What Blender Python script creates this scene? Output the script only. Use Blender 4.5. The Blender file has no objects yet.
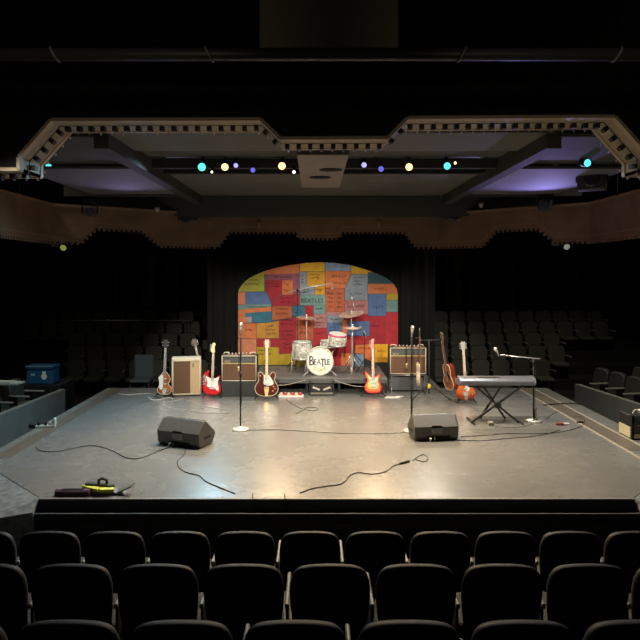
import bpy, math, random
from mathutils import Vector, Matrix
random.seed(7)
PI = math.pi
S = bpy.context.scene
C = S.collection
# ------------------------------------------------------------------ camera
FP, CX, HY, EYE = 640.0, 315.0, 272.0, 2.4      # focal px, principal column, horizon row, eye height over the stage deck
cam = bpy.data.cameras.new('camera'); camo = bpy.data.objects.new('camera', cam); C.objects.link(camo)
camo.location = (0, 0, EYE); camo.rotation_euler = (PI/2, 0, 0)
cam.sensor_width = 36; cam.lens = 36*FP/640
cam.shift_x = (320-CX)/640; cam.shift_y = (HY-320)/640
cam.clip_start = 0.05; cam.clip_end = 200
S.camera = camo
# ------------------------------------------------------------------ world, exposure
w = bpy.data.worlds.new('world'); S.world = w; w.use_nodes = True
w.node_tree.nodes['Background'].inputs[0].default_value = (1.0, 0.93, 0.78, 1)
w.node_tree.nodes['Background'].inputs[1].default_value = 0.03
S.view_settings.view_transform = 'Standard'; S.view_settings.look = 'None'
S.view_settings.exposure = 0.0; S.view_settings.gamma = 1.0; S.view_settings.use_curve_mapping = False
# ------------------------------------------------------------------ stage lighting (theatre spotlights plus added fill lamps)
def spot(loc, target, power, col, size=60, blend=0.8, radius=0.12):
    l = bpy.data.lights.new('spotlight', 'SPOT'); l.energy = power; l.color = col
    l.spot_size = math.radians(size); l.spot_blend = blend; l.shadow_soft_size = radius
    o = bpy.data.objects.new('spotlight', l); C.objects.link(o); o.location = loc
    o.rotation_euler = (Vector(target)-Vector(loc)).to_track_quat('-Z', 'Y').to_euler()
    return o
WARM = (1.0, 0.80, 0.56); NEUT = (1.0, 0.90, 0.74); COOL = (0.46, 0.80, 1.0); AMBER = (1.0, 0.72, 0.42)
# front of house, hung low over the seats behind the viewer, aimed at the band area
for fx, tx, pw, cc in ((-3.4, -2.7, 2000, NEUT), (-1.6, -1.1, 2100, NEUT), (0.2, 0.1, 2000, NEUT), (2.0, 1.4, 2100, NEUT), (3.8, 3.0, 1800, NEUT)):
    spot((fx, 2.2, 4.2), (tx, 13.6, 0.80), pw, cc, 21, 0.6, 0.10)
# overhead lamps on the grid over the stage
for lx, ly, tx, ty, pw, cc in ((-1.35, 9.5, -0.9, 8.6, 560, AMBER), (0.5, 9.5, 0.3, 8.4, 620, AMBER), (1.5, 9.5, 1.6, 8.8, 480, AMBER), (-2.05, 9.3, -3.3, 8.6, 420, COOL), (3.0, 9.4, 3.3, 8.6, 420, (0.95, 0.95, 0.88))):
    spot((lx, ly, 3.88), (tx, ty, 0), pw, cc, 120 if abs(lx) < 2 else 150, 1.0, 0.08)
# fill lamps added straight above the band gear to brighten cymbals and floor
for lx, ly, pw in ((-1.9, 11.7, 150), (0.15, 12.9, 170), (2.1, 11.7, 150)):
    spot((lx, ly, 3.82), (lx, ly+0.5, 0), pw, NEUT, 105, 1.0, 0.08)
# back lights on the header, aimed downstage
for lx, tx, pw, cc in ((-2.2, -3.0, 520, COOL), (-0.8, -0.6, 560, AMBER), (1.3, 1.0, 560, AMBER), (2.5, 3.2, 460, NEUT)):
    spot((lx, 13.7, 3.75), (tx, 9.0, 0), pw, cc, 80, 1.0, 0.08)
# added low front fill from unseen lamps, lifting canopy edge, pipe and panel
for fx in (-1.9, 2.3):
    spot((fx, 2.2, 3.85), (fx, 7.5, 4.25), 30, WARM, 62, 0.8, 0.1)
# unseen fill lamps added to brighten the dark rear and side seating
for hx, hy, pw in ((6.5, 15.5, 380), (-6.5, 15.5, 60), (6.6, 10.5, 480), (-6.4, 10.5, 420)):
    spot((hx, hy, 6.3), (hx, hy+0.3, 0), pw, (1.0, 0.9, 0.65), 110, 1.0, 0.2)
# ------------------------------------------------------------------ pixel <-> place
def FL(px, py, z=0.0):
    d = (EYE-z)*FP/(py-HY); return Vector(((px-CX)*d/FP, d, z))
def PT(px, py, d):
    return Vector(((px-CX)*d/FP, d, EYE-(py-HY)*d/FP))
# ------------------------------------------------------------------ materials
MATS = {}
def mat(name, col, rough=0.6, metal=0.0, noise=0.0, nscale=20.0, bump=0.0, emit=None, estr=0.0, spec=0.5, col2=None, coat=0.0):
    if name in MATS: return MATS[name]
    m = bpy.data.materials.new(name); m.use_nodes = True; MATS[name] = m
    nt = m.node_tree; b = nt.nodes['Principled BSDF']
    b.inputs['Base Color'].default_value = (*col, 1); b.inputs['Roughness'].default_value = rough
    b.inputs['Metallic'].default_value = metal; b.inputs['Specular IOR Level'].default_value = spec
    b.inputs['Coat Weight'].default_value = coat
    if emit:
        b.inputs['Emission Color'].default_value = (*emit, 1); b.inputs['Emission Strength'].default_value = estr
    if noise or bump:
        tc = nt.nodes.new('ShaderNodeTexCoord'); nz = nt.nodes.new('ShaderNodeTexNoise')
        nz.inputs['Scale'].default_value = nscale; nz.inputs['Detail'].default_value = 5
        nt.links.new(tc.outputs['Object'], nz.inputs['Vector'])
        if noise:
            r = nt.nodes.new('ShaderNodeValToRGB'); c2 = col2 or tuple(c*(1-noise) for c in col)
            r.color_ramp.elements[0].color = (*c2, 1); r.color_ramp.elements[0].position = 0.3
            r.color_ramp.elements[1].color = (*[min(1, c*(1+noise*0.4)) for c in col], 1); r.color_ramp.elements[1].position = 0.7
            nt.links.new(nz.outputs['Fac'], r.inputs['Fac']); nt.links.new(r.outputs['Color'], b.inputs['Base Color'])
        if bump:
            bp = nt.nodes.new('ShaderNodeBump'); bp.inputs['Strength'].default_value = bump; bp.inputs['Distance'].default_value = 0.01
            nt.links.new(nz.outputs['Fac'], bp.inputs['Height']); nt.links.new(bp.outputs['Normal'], b.inputs['Normal'])
    return m
def floor_mat():
    m = bpy.data.materials.new('painted_stage'); m.use_nodes = True; nt = m.node_tree; b = nt.nodes['Principled BSDF']
    tc = nt.nodes.new('ShaderNodeTexCoord')
    def nz(sc, det, dist=0.0, stretch=None):
        n = nt.nodes.new('ShaderNodeTexNoise'); n.inputs['Scale'].default_value = sc; n.inputs['Detail'].default_value = det
        n.inputs['Distortion'].default_value = dist
        if stretch:
            mp = nt.nodes.new('ShaderNodeMapping'); mp.inputs['Scale'].default_value = stretch
            nt.links.new(tc.outputs['Object'], mp.inputs[0]); nt.links.new(mp.outputs[0], n.inputs['Vector'])
        else: nt.links.new(tc.outputs['Object'], n.inputs['Vector'])
        return n
    a = nz(0.9, 10, 0.2); c = nz(5, 12, 0.3); s = nz(2.2, 12, 0.6, (1, 3, 1))
    for q in (a, c, s): q.inputs['Roughness'].default_value = 0.68
    r = nt.nodes.new('ShaderNodeValToRGB'); e = r.color_ramp.elements
    e[0].color = (0.150, 0.153, 0.155, 1); e[0].position = 0.2; e[1].color = (0.215, 0.213, 0.205, 1); e[1].position = 0.8
    mx = nt.nodes.new('ShaderNodeMix'); mx.data_type = 'FLOAT'; mx.inputs[0].default_value = 0.55
    nt.links.new(a.outputs['Fac'], mx.inputs[2]); nt.links.new(c.outputs['Fac'], mx.inputs[3]); nt.links.new(mx.outputs[0], r.inputs['Fac'])
    r2 = nt.nodes.new('ShaderNodeValToRGB'); r2.color_ramp.elements[0].position = 0.50; r2.color_ramp.elements[1].position = 0.78
    r2.color_ramp.elements[0].color = (0, 0, 0, 1); r2.color_ramp.elements[1].color = (0.5, 0.5, 0.5, 1)
    nt.links.new(s.outputs['Fac'], r2.inputs['Fac'])
    m2 = nt.nodes.new('ShaderNodeMix'); m2.data_type = 'RGBA'; m2.inputs[7].default_value = (0.33, 0.325, 0.305, 1)
    nt.links.new(r2.outputs['Color'], m2.inputs[0]); nt.links.new(r.outputs['Color'], m2.inputs[6]); nt.links.new(m2.outputs[2], b.inputs['Base Color'])
    rr = nt.nodes.new('ShaderNodeMapRange'); rr.inputs[3].default_value = 0.20; rr.inputs[4].default_value = 0.34
    nt.links.new(a.outputs['Fac'], rr.inputs[0]); nt.links.new(rr.outputs[0], b.inputs['Roughness'])
    bp = nt.nodes.new('ShaderNodeBump'); bp.inputs['Strength'].default_value = 0.03; bp.inputs['Distance'].default_value = 0.004
    nt.links.new(a.outputs['Fac'], bp.inputs['Height']); nt.links.new(bp.outputs['Normal'], b.inputs['Normal'])
    b.inputs['Specular IOR Level'].default_value = 0.7
    return m
def check_mat(name, c1, c2, sc, rough=0.9):
    m = bpy.data.materials.new(name); m.use_nodes = True; nt = m.node_tree; b = nt.nodes['Principled BSDF']
    tc = nt.nodes.new('ShaderNodeTexCoord'); mp = nt.nodes.new('ShaderNodeMapping'); mp.inputs['Rotation'].default_value = (0, PI/4, 0)
    k = nt.nodes.new('ShaderNodeTexChecker'); k.inputs['Scale'].default_value = sc
    k.inputs['Color1'].default_value = (*c1, 1); k.inputs['Color2'].default_value = (*c2, 1)
    nt.links.new(tc.outputs['Object'], mp.inputs[0]); nt.links.new(mp.outputs[0], k.inputs['Vector']); nt.links.new(k.outputs[0], b.inputs['Base Color'])
    b.inputs['Roughness'].default_value = rough
    return m
M_FLOOR = floor_mat()
M_BLACK = mat('black_paint', (0.012, 0.012, 0.013), 0.55, noise=0.3, nscale=9)
M_VOID = mat('black_masking', (0.006, 0.006, 0.006), 0.95)
M_DRAPE = mat('black_drape', (0.006, 0.006, 0.006), 0.95, noise=0.3, nscale=30)
M_DARK = mat('dark_steel', (0.02, 0.02, 0.021), 0.4, metal=0.6)
M_CHROME = mat('chrome', (0.80, 0.79, 0.76), 0.25, metal=0.55)
M_GOLD = mat('gold_metal', (0.85, 0.62, 0.26), 0.3, metal=0.6)
M_BRASS = mat('cymbal_bronze', (0.95, 0.72, 0.60), 0.35, metal=0.15, noise=0.2, nscale=40)
M_RUBBER = mat('black_rubber', (0.015, 0.015, 0.015), 0.7)
M_CREAM = mat('cream_vinyl', (0.72, 0.60, 0.42), 0.6, noise=0.12, nscale=60, bump=0.1)
M_TAN = mat('tan_panel', (0.55, 0.38, 0.20), 0.6, noise=0.15, nscale=40)
M_WHITE = mat('white_plastic', (0.8, 0.79, 0.75), 0.35)
M_SEAT = mat('seat_fabric', (0.050, 0.050, 0.042), 0.85, noise=0.3, nscale=50, bump=0.2)
M_SHELL = mat('seat_shell', (0.006, 0.006, 0.0055), 0.6, spec=0.25)
M_ARM = mat('armrest_grey', (0.24, 0.235, 0.22), 0.5)
M_GREYWALL = mat('grey_painted_panel', (0.16, 0.16, 0.145), 0.75, noise=0.18, nscale=3)
M_DECKSIDE = mat('stage_fascia', (0.04, 0.052, 0.066), 0.5, noise=0.35, nscale=5)
# ------------------------------------------------------------------ mesh building
class MB:
    def __init__(s): s.v = []; s.f = []; s.sm = []
    def add(s, vs, fs, smooth=False):
        o = len(s.v); s.v += [Vector(v) for v in vs]; s.f += [tuple(i+o for i in f) for f in fs]; s.sm += [smooth]*len(fs); return s
    def box(s, x0, x1, y0, y1, z0, z1, bev=0.0):
        if bev <= 0:
            return s.add([(x0,y0,z0),(x1,y0,z0),(x1,y1,z0),(x0,y1,z0),(x0,y0,z1),(x1,y0,z1),(x1,y1,z1),(x0,y1,z1)],
                     [(0,3,2,1),(4,5,6,7),(0,1,5,4),(1,2,6,5),(2,3,7,6),(3,0,4,7)])
        b = bev; R = []
        for (z, i) in ((z0, b), (z0+b, 0), (z1-b, 0), (z1, b)):
            R.append([(x0+i+ (b if i==0 else 0),y0+i,z),(x1-i-(b if i==0 else 0),y0+i,z),(x1-i,y0+i+(b if i==0 else 0),z),(x1-i,y1-i-(b if i==0 else 0),z),
                      (x1-i-(b if i==0 else 0),y1-i,z),(x0+i+(b if i==0 else 0),y1-i,z),(x0+i,y1-i-(b if i==0 else 0),z),(x0+i,y0+i+(b if i==0 else 0),z)])
        return s.loft(R, True, True)
    def loft(s, rings, cap0=False, cap1=False, smooth=False, close=True):
        n = len(rings[0]); vs = [p for r in rings for p in r]; fs = []
        for k in range(len(rings)-1):
            for i in range(n if close else n-1):
                j = (i+1) % n; fs.append((k*n+i, k*n+j, (k+1)*n+j, (k+1)*n+i))
        if cap0: fs.append(tuple(reversed(range(n))))
        if cap1: fs.append(tuple((len(rings)-1)*n+i for i in range(n)))
        o = len(s.f); s.add(vs, fs, smooth)
        if smooth:
            if cap1: s.sm[-1] = False
            if cap0: s.sm[-1-(1 if cap1 else 0)] = False
        return s
    def tube(s, pts, r, n=8, smooth=True, caps=True):
        pts = [Vector(p) for p in pts]; rs = r if isinstance(r, (list, tuple)) else [r]*len(pts)
        rings = []; up = None
        for i, p in enumerate(pts):
            t = (pts[min(i+1, len(pts)-1)]-pts[max(i-1, 0)]).normalized()
            if up is None:
                up = Vector((0, 0, 1)) if abs(t.z) < 0.9 else Vector((1, 0, 0))
            a = t.cross(up).normalized(); up = a.cross(t).normalized()
            rings.append([p + (a*math.cos(2*PI*k/n)+up*math.sin(2*PI*k/n))*rs[i] for k in range(n)])
        return s.loft(rings, caps, caps, smooth)
    def bar(s, p, q, wx, wz):
        p = Vector(p); q = Vector(q); t = (q-p).normalized(); up = Vector((0,0,1)) if abs(t.z) < 0.95 else Vector((0,1,0))
        a = t.cross(up).normalized(); u = a.cross(t)
        R = [[c+a*wx/2*i+u*wz/2*j for i, j in ((-1,-1),(1,-1),(1,1),(-1,1))] for c in (p, q)]
        return s.loft(R, True, True)
    def lathe(s, prof, n=20, mtx=None, smooth=True, cap0=True, cap1=True):
        R = [[Vector((r*math.cos(2*PI*k/n), r*math.sin(2*PI*k/n), z)) for k in range(n)] for r, z in prof]
        if mtx: R = [[mtx @ p for p in r] for r in R]
        return s.loft(R, cap0, cap1, smooth)
    def prism(s, poly, axis, a, b):
        # poly 2D points; axis 'y': (x,z) extruded from y=a to y=b ; 'x': (y,z) ; 'z': (x,y)
        def P(p, t): return {'y': (p[0], t, p[1]), 'x': (t, p[0], p[1]), 'z': (p[0], p[1], t)}[axis]
        return s.loft([[P(p, a) for p in poly], [P(p, b) for p in poly]], True, True)
    def build(s, name, m, parent=None, loc=None, rot=None):
        me = bpy.data.meshes.new(name); me.from_pydata([tuple(v) for v in s.v], [], s.f); me.update()
        import bmesh
        bm = bmesh.new(); bm.from_mesh(me); bmesh.ops.recalc_face_normals(bm, faces=bm.faces[:]); bm.to_mesh(me); bm.free()
        for p, q in zip(me.polygons, s.sm): p.use_smooth = q
        me.materials.append(m)
        o = bpy.data.objects.new(name, me); C.objects.link(o)
        if parent: o.parent = parent
        if loc is not None: o.location = loc
        if rot is not None: o.rotation_euler = rot
        return o
def tag(o, label, cat, group=None):
    o['label'] = label; o['category'] = cat
    if group: o['group'] = group
    return o
def struct(o): o['kind'] = 'structure'; return o
def thing(name, label, cat, loc=(0,0,0), rotz=0.0, group=None):
    o = bpy.data.objects.new(name, None); C.objects.link(o); o.location = loc; o.rotation_euler = (0, 0, rotz); o.empty_display_size = 0.1
    return tag(o, label, cat, group)
def dup(root, loc, rotz, label, group=None):
    r = root.copy(); C.objects.link(r); r.location = loc; r.rotation_euler = (0, 0, rotz); r['label'] = label
    if group: r['group'] = group
    for ch in list(root.children):
        c = ch.copy(); C.objects.link(c); c.parent = r
        for g in ch.children:
            d = g.copy(); C.objects.link(d); d.parent = c
    return r
def spline(pts, n=5, closed=True):
    P = [Vector((*p, 0)) if len(p) == 2 else Vector(p) for p in pts]; out = []; N = len(P)
    for i in range(N if closed else N-1):
        if closed: p0, p1, p2, p3 = P[(i-1) % N], P[i], P[(i+1) % N], P[(i+2) % N]
        else: p0, p1, p2, p3 = P[max(i-1,0)], P[i], P[i+1], P[min(i+2,N-1)]
        for k in range(n):
            t = k/n
            out.append(0.5*((2*p1)+(p2-p0)*t+(2*p0-5*p1+4*p2-p3)*t*t+(3*p1-p0-3*p2+p3)*t**3))
    if not closed: out.append(P[-1])
    return out
def sp2(pts, n=5): return [(p.x, p.y) for p in spline(pts, n)]
def text_mesh(mb, txt, size, place, extrude=0.002):
    cu = bpy.data.curves.new('txt', 'FONT'); cu.body = txt; cu.size = size; cu.extrude = extrude; cu.align_x = 'CENTER'; cu.resolution_u = 2
    o = bpy.data.objects.new('txt', cu); C.objects.link(o)
    dg = bpy.context.evaluated_depsgraph_get(); me = o.evaluated_get(dg).to_mesh()
    mb.add([place @ v.co for v in me.vertices], [tuple(p.vertices) for p in me.polygons])
    o.evaluated_get(dg).to_mesh_clear(); bpy.data.objects.remove(o); bpy.data.curves.remove(cu)
# ================================================================== SETTING
XC = 0.24
struct(MB().box(-14, 14, -3, 23.2, -1.0, -0.95).build('floor', mat('house_floor', (0.012, 0.012, 0.012), 0.8, noise=0.3, nscale=4)))
struct(MB().box(-14, 14, 23.0, 23.2, -0.95, 7).build('wall_back', mat('black_wall', (0.012, 0.011, 0.010), 0.9, noise=0.3, nscale=2)))
struct(MB().box(-14.2, -14, -3, 23.2, -0.95, 7).build('wall_left', MATS['black_wall']))
struct(MB().box(14, 14.2, -3, 23.2, -0.95, 7).build('wall_right', MATS['black_wall']))
struct(MB().box(-14.2, 14.2, -3, 23.2, 7, 7.1).build('ceiling', MATS['black_wall']))
# ---------------- stage
st = thing('stage', 'wide grey painted stage platform with angled front corners', 'stage', (0, 0, 0))
XL, XR, YF, YB = -4.29, 4.80, 6.80, 13.25
CLx, CRx = -2.92, 3.38
deck = [(CLx, YF), (CRx, YF), (XR, YF+1.42), (XR, YB), (2.6, YB), (2.6, 15.3), (-2.1, 15.3), (-2.1, YB), (XL, YB), (XL, YF+1.37)]
MB().prism(deck, 'z', -0.9, 0.0).build('deck', M_FLOOR, st)
MB().box(CLx, CRx, YF-0.03, YF-0.002, -0.9, -0.012).build('front_board', M_DECKSIDE, st)
MB().box(CLx, CRx, YF-0.045, YF, -0.012, 0.004).build('front_nosing', mat('nosing', (0.17, 0.165, 0.155), 0.5), st)
for sx in (-1, 1):      # ramps leaving the two angled corners
    cx = CLx if sx < 0 else CRx; ex = XL if sx < 0 else XR
    A, A2, D_, C_, B_ = (cx+sx*0.004, YF-0.002, -0.005), (cx+sx*0.004, YF-0.17, -0.09), (cx+sx*0.40, YF-0.33, -0.11), (ex+sx*1.1, YF+0.75, -0.2), (ex+sx*0.004, YF+1.40, -0.005)
    top = [A, A2, D_, C_, B_]; n5 = 5; bot = [(x, y, -0.9) for x, y, z in top]
    MB().add(bot+top, [(5,6,7),(5,7,8),(5,8,9),(4,3,2,1,0)]+[(i, (i+1)%5, 5+(i+1)%5, 5+i) for i in range(5)]).build('corner_ramp', mat('ramp_metal', (0.30, 0.32, 0.33), 0.35, noise=0.5, nscale=14, bump=0.3), st)
# edge strips on the deck
brown = mat('brown_strip', (0.13, 0.11, 0.09), 0.5, noise=0.25, nscale=6); pale = mat('pale_strip', (0.45, 0.41, 0.33), 0.4)
MB().box(4.20, 4.47, 8.6, 13.2, 0.0, 0.004).build('edge_strip', brown, st)
MB().box(4.17, 4.20, 8.0, 13.2, 0.0, 0.010).build('edge_trim', pale, st)
MB().box(4.47, 4.50, 8.6, 13.2, 0.0, 0.012).build('edge_trim', pale, st)
MB().box(-4.16, -3.93, 8.25, 13.2, 0.0, 0.004).build('edge_strip', brown, st)
struct(MB().box(-8, 8, 6.22, 6.34, -0.95, -0.62).build('wall_pit', M_BLACK))
# lower step between stage and seats
stp = thing('step_ledge', 'long black step along the stage front with pale lit nosing', 'step', (0, 0, 0))
MB().box(CLx-0.0, CRx+0.0, YF-0.13, YF-0.046, -0.93, -0.127).build('step_block', M_BLACK, stp)
MB().box(CLx-0.0, CRx+0.0, YF-0.14, YF-0.11, -0.127, -0.115).build('nosing', mat('step_nosing', (0.16, 0.17, 0.18), 0.4), stp)
for i, px in enumerate((92, 343, 600)):
    p = PT(px, 526, YF-0.132)
    v = thing('vent_plate', 'small slotted vent plate on the black step front, %s' % ('leftmost of three', 'middle of three', 'rightmost of three')[i], 'vent', p, 0, 'step front vents')
    MB().box(-0.11, 0.11, -0.006, 0.0, -0.03, 0.03).build('plate', M_DARK, v)
    for k in range(3): MB().box(-0.1, 0.1, -0.014, -0.004, -0.022+k*0.018, -0.012+k*0.018).build('slat', mat('slat_grey', (0.07, 0.07, 0.065), 0.5), v)
# ---------------- half walls and side blocks
wl = [FL(65.3, 389, 0.1), FL(0, 415.3, 0.1)]; wr = [FL(574.8, 383.9, 0.1), FL(640, 405, 0.1)]
for nm, (a, b) in (('wall_left_low', wl), ('wall_right_low', wr)):
    dirv = (b-a).normalized(); e = a + dirv*3.4; sx = -1 if a.x < 0 else 1
    nrm = Vector((sx*abs(dirv.y), -sx*abs(dirv.y)*dirv.x/dirv.y*1.0, 0)).normalized()
    q = [a, e, e+nrm*0.1, a+nrm*0.1]
    struct(MB().loft([[(p.x, p.y, -0.95) for p in q], [(p.x, p.y, 0.1) for p in q]], True, True).build(nm, M_GREYWALL))
    tier = [a+nrm*0.11-dirv*1.0, e+nrm*0.11, e+nrm*4.0, a+nrm*4.0-dirv*1.0]
    struct(MB().loft([[(p.x, p.y, -0.95) for p in tier], [(p.x, p.y, -0.53) for p in tier]], True, True).build('floor_tier', M_BLACK))
# rear seating tiers
ROWS = [(17.6, -0.02), (18.4, 0.27), (19.2, 0.56), (20.0, 0.85), (20.8, 1.13)]
for i, (d, zt) in enumerate(ROWS):
    for x0, x1 in ((-11.5, -3.3), (3.5, 11.5)):
        if zt-0.9 > -0.93: struct(MB().box(x0, x1, d-0.42, (d+0.38) if i < 4 else 23.0, -0.95, zt-0.9).build('floor_tier', M_BLACK))
# front seating tiers
FR = [(5.37, 0.22), (4.05, 0.546), (3.07, 0.72)]
struct(MB().box(-8, 8, 4.75, 6.2, -0.95, 0.22-0.9).build('floor_tier', M_BLACK))
struct(MB().box(-8, 8, 3.6, 4.75, -0.95, 0.546-0.9).build('floor_tier', M_BLACK))
struct(MB().box(-8, 8, 1.0, 3.6, -0.95, 0.72-0.9).build('floor_tier', M_BLACK))
# ================================================================== SEATS
ORD = ['first', 'second', 'third', 'fourth', 'fifth', 'sixth', 'seventh', 'eighth', 'ninth', 'tenth', 'eleventh', 'twelfth', 'thirteenth', 'fourteenth', 'fifteenth']
def make_seat(label):
    # faces -Y: sitter looks to -Y; base at z=0, top of back at 0.9
    t = thing('theatre_seat', label, 'seat')
    outl = []
    W, zt, zb = 0.255, 0.90, 0.36
    pts = [(-0.20, zb), (0.20, zb), (0.235, 0.50), (W, 0.68), (0.25, 0.79), (0.215, 0.865), (0.14, 0.893), (0, 0.90), (-0.14, 0.893), (-0.215, 0.865), (-0.25, 0.79), (-W, 0.68), (-0.235, 0.50)]
    pl = sp2(pts, 3)
    def ring(sc, y): return [(x*sc, y+(z-0.4)*0.16, 0.63+(z-0.63)*sc) for x, z in pl]
    MB().loft([ring(0.90, 0.06), ring(0.96, 0.075), ring(0.96, 0.10)], True, True, True).build('cushion_back', M_SEAT, t)
    MB().loft([ring(0.99, 0.098), ring(1.0, 0.105), ring(1.0, 0.135), ring(0.97, 0.15)], True, True, True).build('back_shell', M_SHELL, t)
    MB().loft([[(x*f, y*f-0.15*(1-f), z) for x, y in sp2([(-0.22,0.09),(0.22,0.09),(0.235,-0.12),(0.21,-0.33),(0.1,-0.37),(-0.1,-0.37),(-0.21,-0.33),(-0.235,-0.12)], 3)] for z, f in ((0.34,0.9),(0.36,1.0),(0.42,1.0),(0.445,0.9))], True, True, True).build('seat_cushion', M_SEAT, t)
    MB().tube([(0,-0.05,0.34),(0,-0.02,0.02)], 0.045).box(-0.12, 0.12, -0.14, 0.1, 0, 0.02).build('pedestal', M_SHELL, t)
    a = MB(); a.box(0.262, 0.288, -0.28, 0.17, 0.60, 0.635, 0.008).build('armrest', M_ARM, t)
    MB().box(0.266, 0.284, -0.05, 0.13, 0.02, 0.60).build('arm_standard', M_SHELL, t)
    return t
proto = None
def seat(loc, rz, label, group):
    global proto
    if proto is None:
        proto = make_seat(label); proto.location = loc; proto.rotation_euler = (0, 0, rz); proto['group'] = group; return proto
    return dup(proto, loc, rz, label, group)
names = ['farthest', 'middle', 'closest']
rowc = [[310+65.4*(k-5) for k in range(11)], [330+86.5*(k-4) for k in range(9)], [295+114.5*(k-3) for k in range(7)]]
for r, (d, zt) in enumerate(FR):
    for k, px in enumerate(rowc[r]):
        seat(((px-CX)*d/FP, d+0.20, zt-0.9), PI, '%s seat from the left in the %s of the three foreground rows, back to viewer' % (ORD[k], names[r]), 'foreground seats facing the stage')
tn = ['lowest', 'second lowest', 'middle', 'second highest', 'highest']
for r, (d, zt) in enumerate(ROWS):
    for side, (p0, p1) in (('left', ((30, 200) if r > 2 else (75, 205))), ('right', ((441, 612) if r > 2 else (441, 560)))):
        x = (p0-CX)*d/FP; k = 0
        while x < (p1-CX)*d/FP:
            seat((x, d, max(zt-0.9, -0.95)), random.uniform(-0.02, 0.02), '%s seat from the left in the %s row of the rear %s seating' % (ORD[k], tn[r], side), 'rear %s seats facing the stage' % side)
            x += 0.56; k += 1
for side, (a, b), sx in (('left', wl, -1), ('right', wr, 1)):
    dirv = (b-a).normalized(); nrm = Vector((sx*abs(dirv.y), -sx*abs(dirv.y)*dirv.x/dirv.y, 0)).normalized()
    ang = math.atan2(nrm.y, nrm.x) - PI/2
    for row in range(2):
        for k in range(6):
            p = a + dirv*((0.45 if sx < 0 else -0.30)+0.56*k) + nrm*(0.62+0.9*row)
            if row: MBz = -0.35
            seat((p.x, p.y, -0.53), ang, '%s seat from the far end in the %s row beside the %s grey half wall' % (ORD[k], ('front', 'back')[row], side), 'side seats behind the %s half wall' % side)
# ================================================================== OVERHEAD RING
ring = thing('overhead_canopy', 'cream dentil-edged canopy frame hung over the stage front', 'canopy')
M_FASC = mat('cream_fascia', (0.40, 0.33, 0.23), 0.6, noise=0.2, nscale=8)
M_FASC2 = mat('cream_moulding', (0.47, 0.38, 0.27), 0.55)
M_DENT = mat('dark_dentil', (0.02, 0.014, 0.010), 0.6)
# stepped lower edge of the canopy front (x, z), a board 0.6 m deep seen mostly from below
DF, DB = 7.0, 7.6
edge = [((px-CX)*DF/FP, EYE+(HY-py)*DF/FP) for px, py in ((-70,170),(19,170),(19,157),(51,120.5),(260,119.8),(280,139),(388,138.5),(408,118.5),(615,117),(649,155),(649,168.5),(730,168.5))]
bulbs = MB()
for i in range(len(edge)-1):
    a = Vector((edge[i][0], 0, edge[i][1])); b = Vector((edge[i+1][0], 0, edge[i+1][1])); t = (b-a).normalized(); nd = Vector((t.z, 0, -t.x)); L = (b-a).length
    def slab(nm, m, y0, y1, h0, h1, f0=0.0, f1=1.0):
        p, q = a.lerp(b, f0), a.lerp(b, f1)
        def Z(v, h, y): w = v+nd*h; return (w.x, y, w.z)
        return MB().loft([[Z(v, h0, y0), Z(v, h0, y1), Z(v, h1, y1), Z(v, h1, y0)] for v in (p, q)], True, True).build(nm, m, ring)
    slab('soffit_board', M_FASC, DF, DB, -0.03, 0.0)
    slab('moulding', M_FASC2, DF-0.012, DF+0.09, -0.015, 0.010); slab('moulding', M_FASC2, DB-0.06, DB+0.01, -0.02, 0.008); slab('groove', M_DENT, DF+0.25, DF+0.265, 0.0, 0.004)
    k = max(1, round(L/0.137))
    for j in range(k):
        f = (j+0.5)/k; w_ = 0.024/L
        slab('dentil', M_DENT, DF+0.27, DF+0.35, 0.0, 0.055, f-w_, f+w_)
        c = a.lerp(b, f)+nd*0.018; bulbs.lathe([(0.004, 0.018), (0.012, 0.01), (0.012, -0.004), (0.003, -0.012)], 6, Matrix.Translation((c.x, DB+0.03, c.z)))
MB().prism([(x, z+0.012) for x, z in edge]+[(edge[-1][0], 4.45), (edge[0][0], 4.45)], 'y', DF+0.012, DF+0.05).build('valance_panel', M_VOID, ring)
bo = bulbs.build('bulb_row', mat('clear_bulb', (0.75, 0.75, 0.78), 0.15), ring); bo['kind'] = 'stuff'
# ceiling of the canopy
M_CEIL = mat('grey_ceiling_panel', (0.14, 0.14, 0.125), 0.8, noise=0.15, nscale=2)
M_CEILD = mat('dark_ceiling_panel', (0.075, 0.075, 0.068), 0.8, noise=0.2, nscale=2)
M_BEAM = mat('dark_beam', (0.05, 0.05, 0.047), 0.75)
bl, brr = XC-2.80, XC+2.62
def cbox(nm, m, *a): return MB().box(*a).build(nm, m, ring)
cbox('soffit_panel', M_CEIL, bl, XC-0.85, 7.62, 8.78, 4.06, 4.10); cbox('soffit_panel', M_CEIL, XC+0.82, brr, 7.62, 8.78, 4.06, 4.10)
cbox('soffit_panel', M_CEIL, XC-0.85, XC+0.82, 7.62, 8.78, 4.06, 4.10)
cbox('recess_panel', M_CEILD, bl, brr, 8.80, 9.80, 4.12, 4.16)
cbox('slot_cover', M_VOID, bl, brr, 9.80, 10.45, 4.45, 4.5)
cbox('rear_panel', M_CEIL, bl, brr, 10.45, 13.9, 4.06, 4.10)
cbox('header_beam', M_BEAM, bl-2.3, brr+2.3, 13.95, 14.15, 3.62, 4.2)
for x in (bl, brr): cbox('long_beam', M_BEAM, x-0.09, x+0.09, 7.66, 13.95, 3.88, 4.14)
cbox('cross_beam', M_BEAM, bl, brr, 9.72, 9.82, 3.98, 4.2); cbox('cross_beam', M_BEAM, bl, brr, 10.42, 10.5, 4.0, 4.2)
M_BAY = mat('pale_bay_panel', (0.17, 0.165, 0.19), 0.8)
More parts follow.
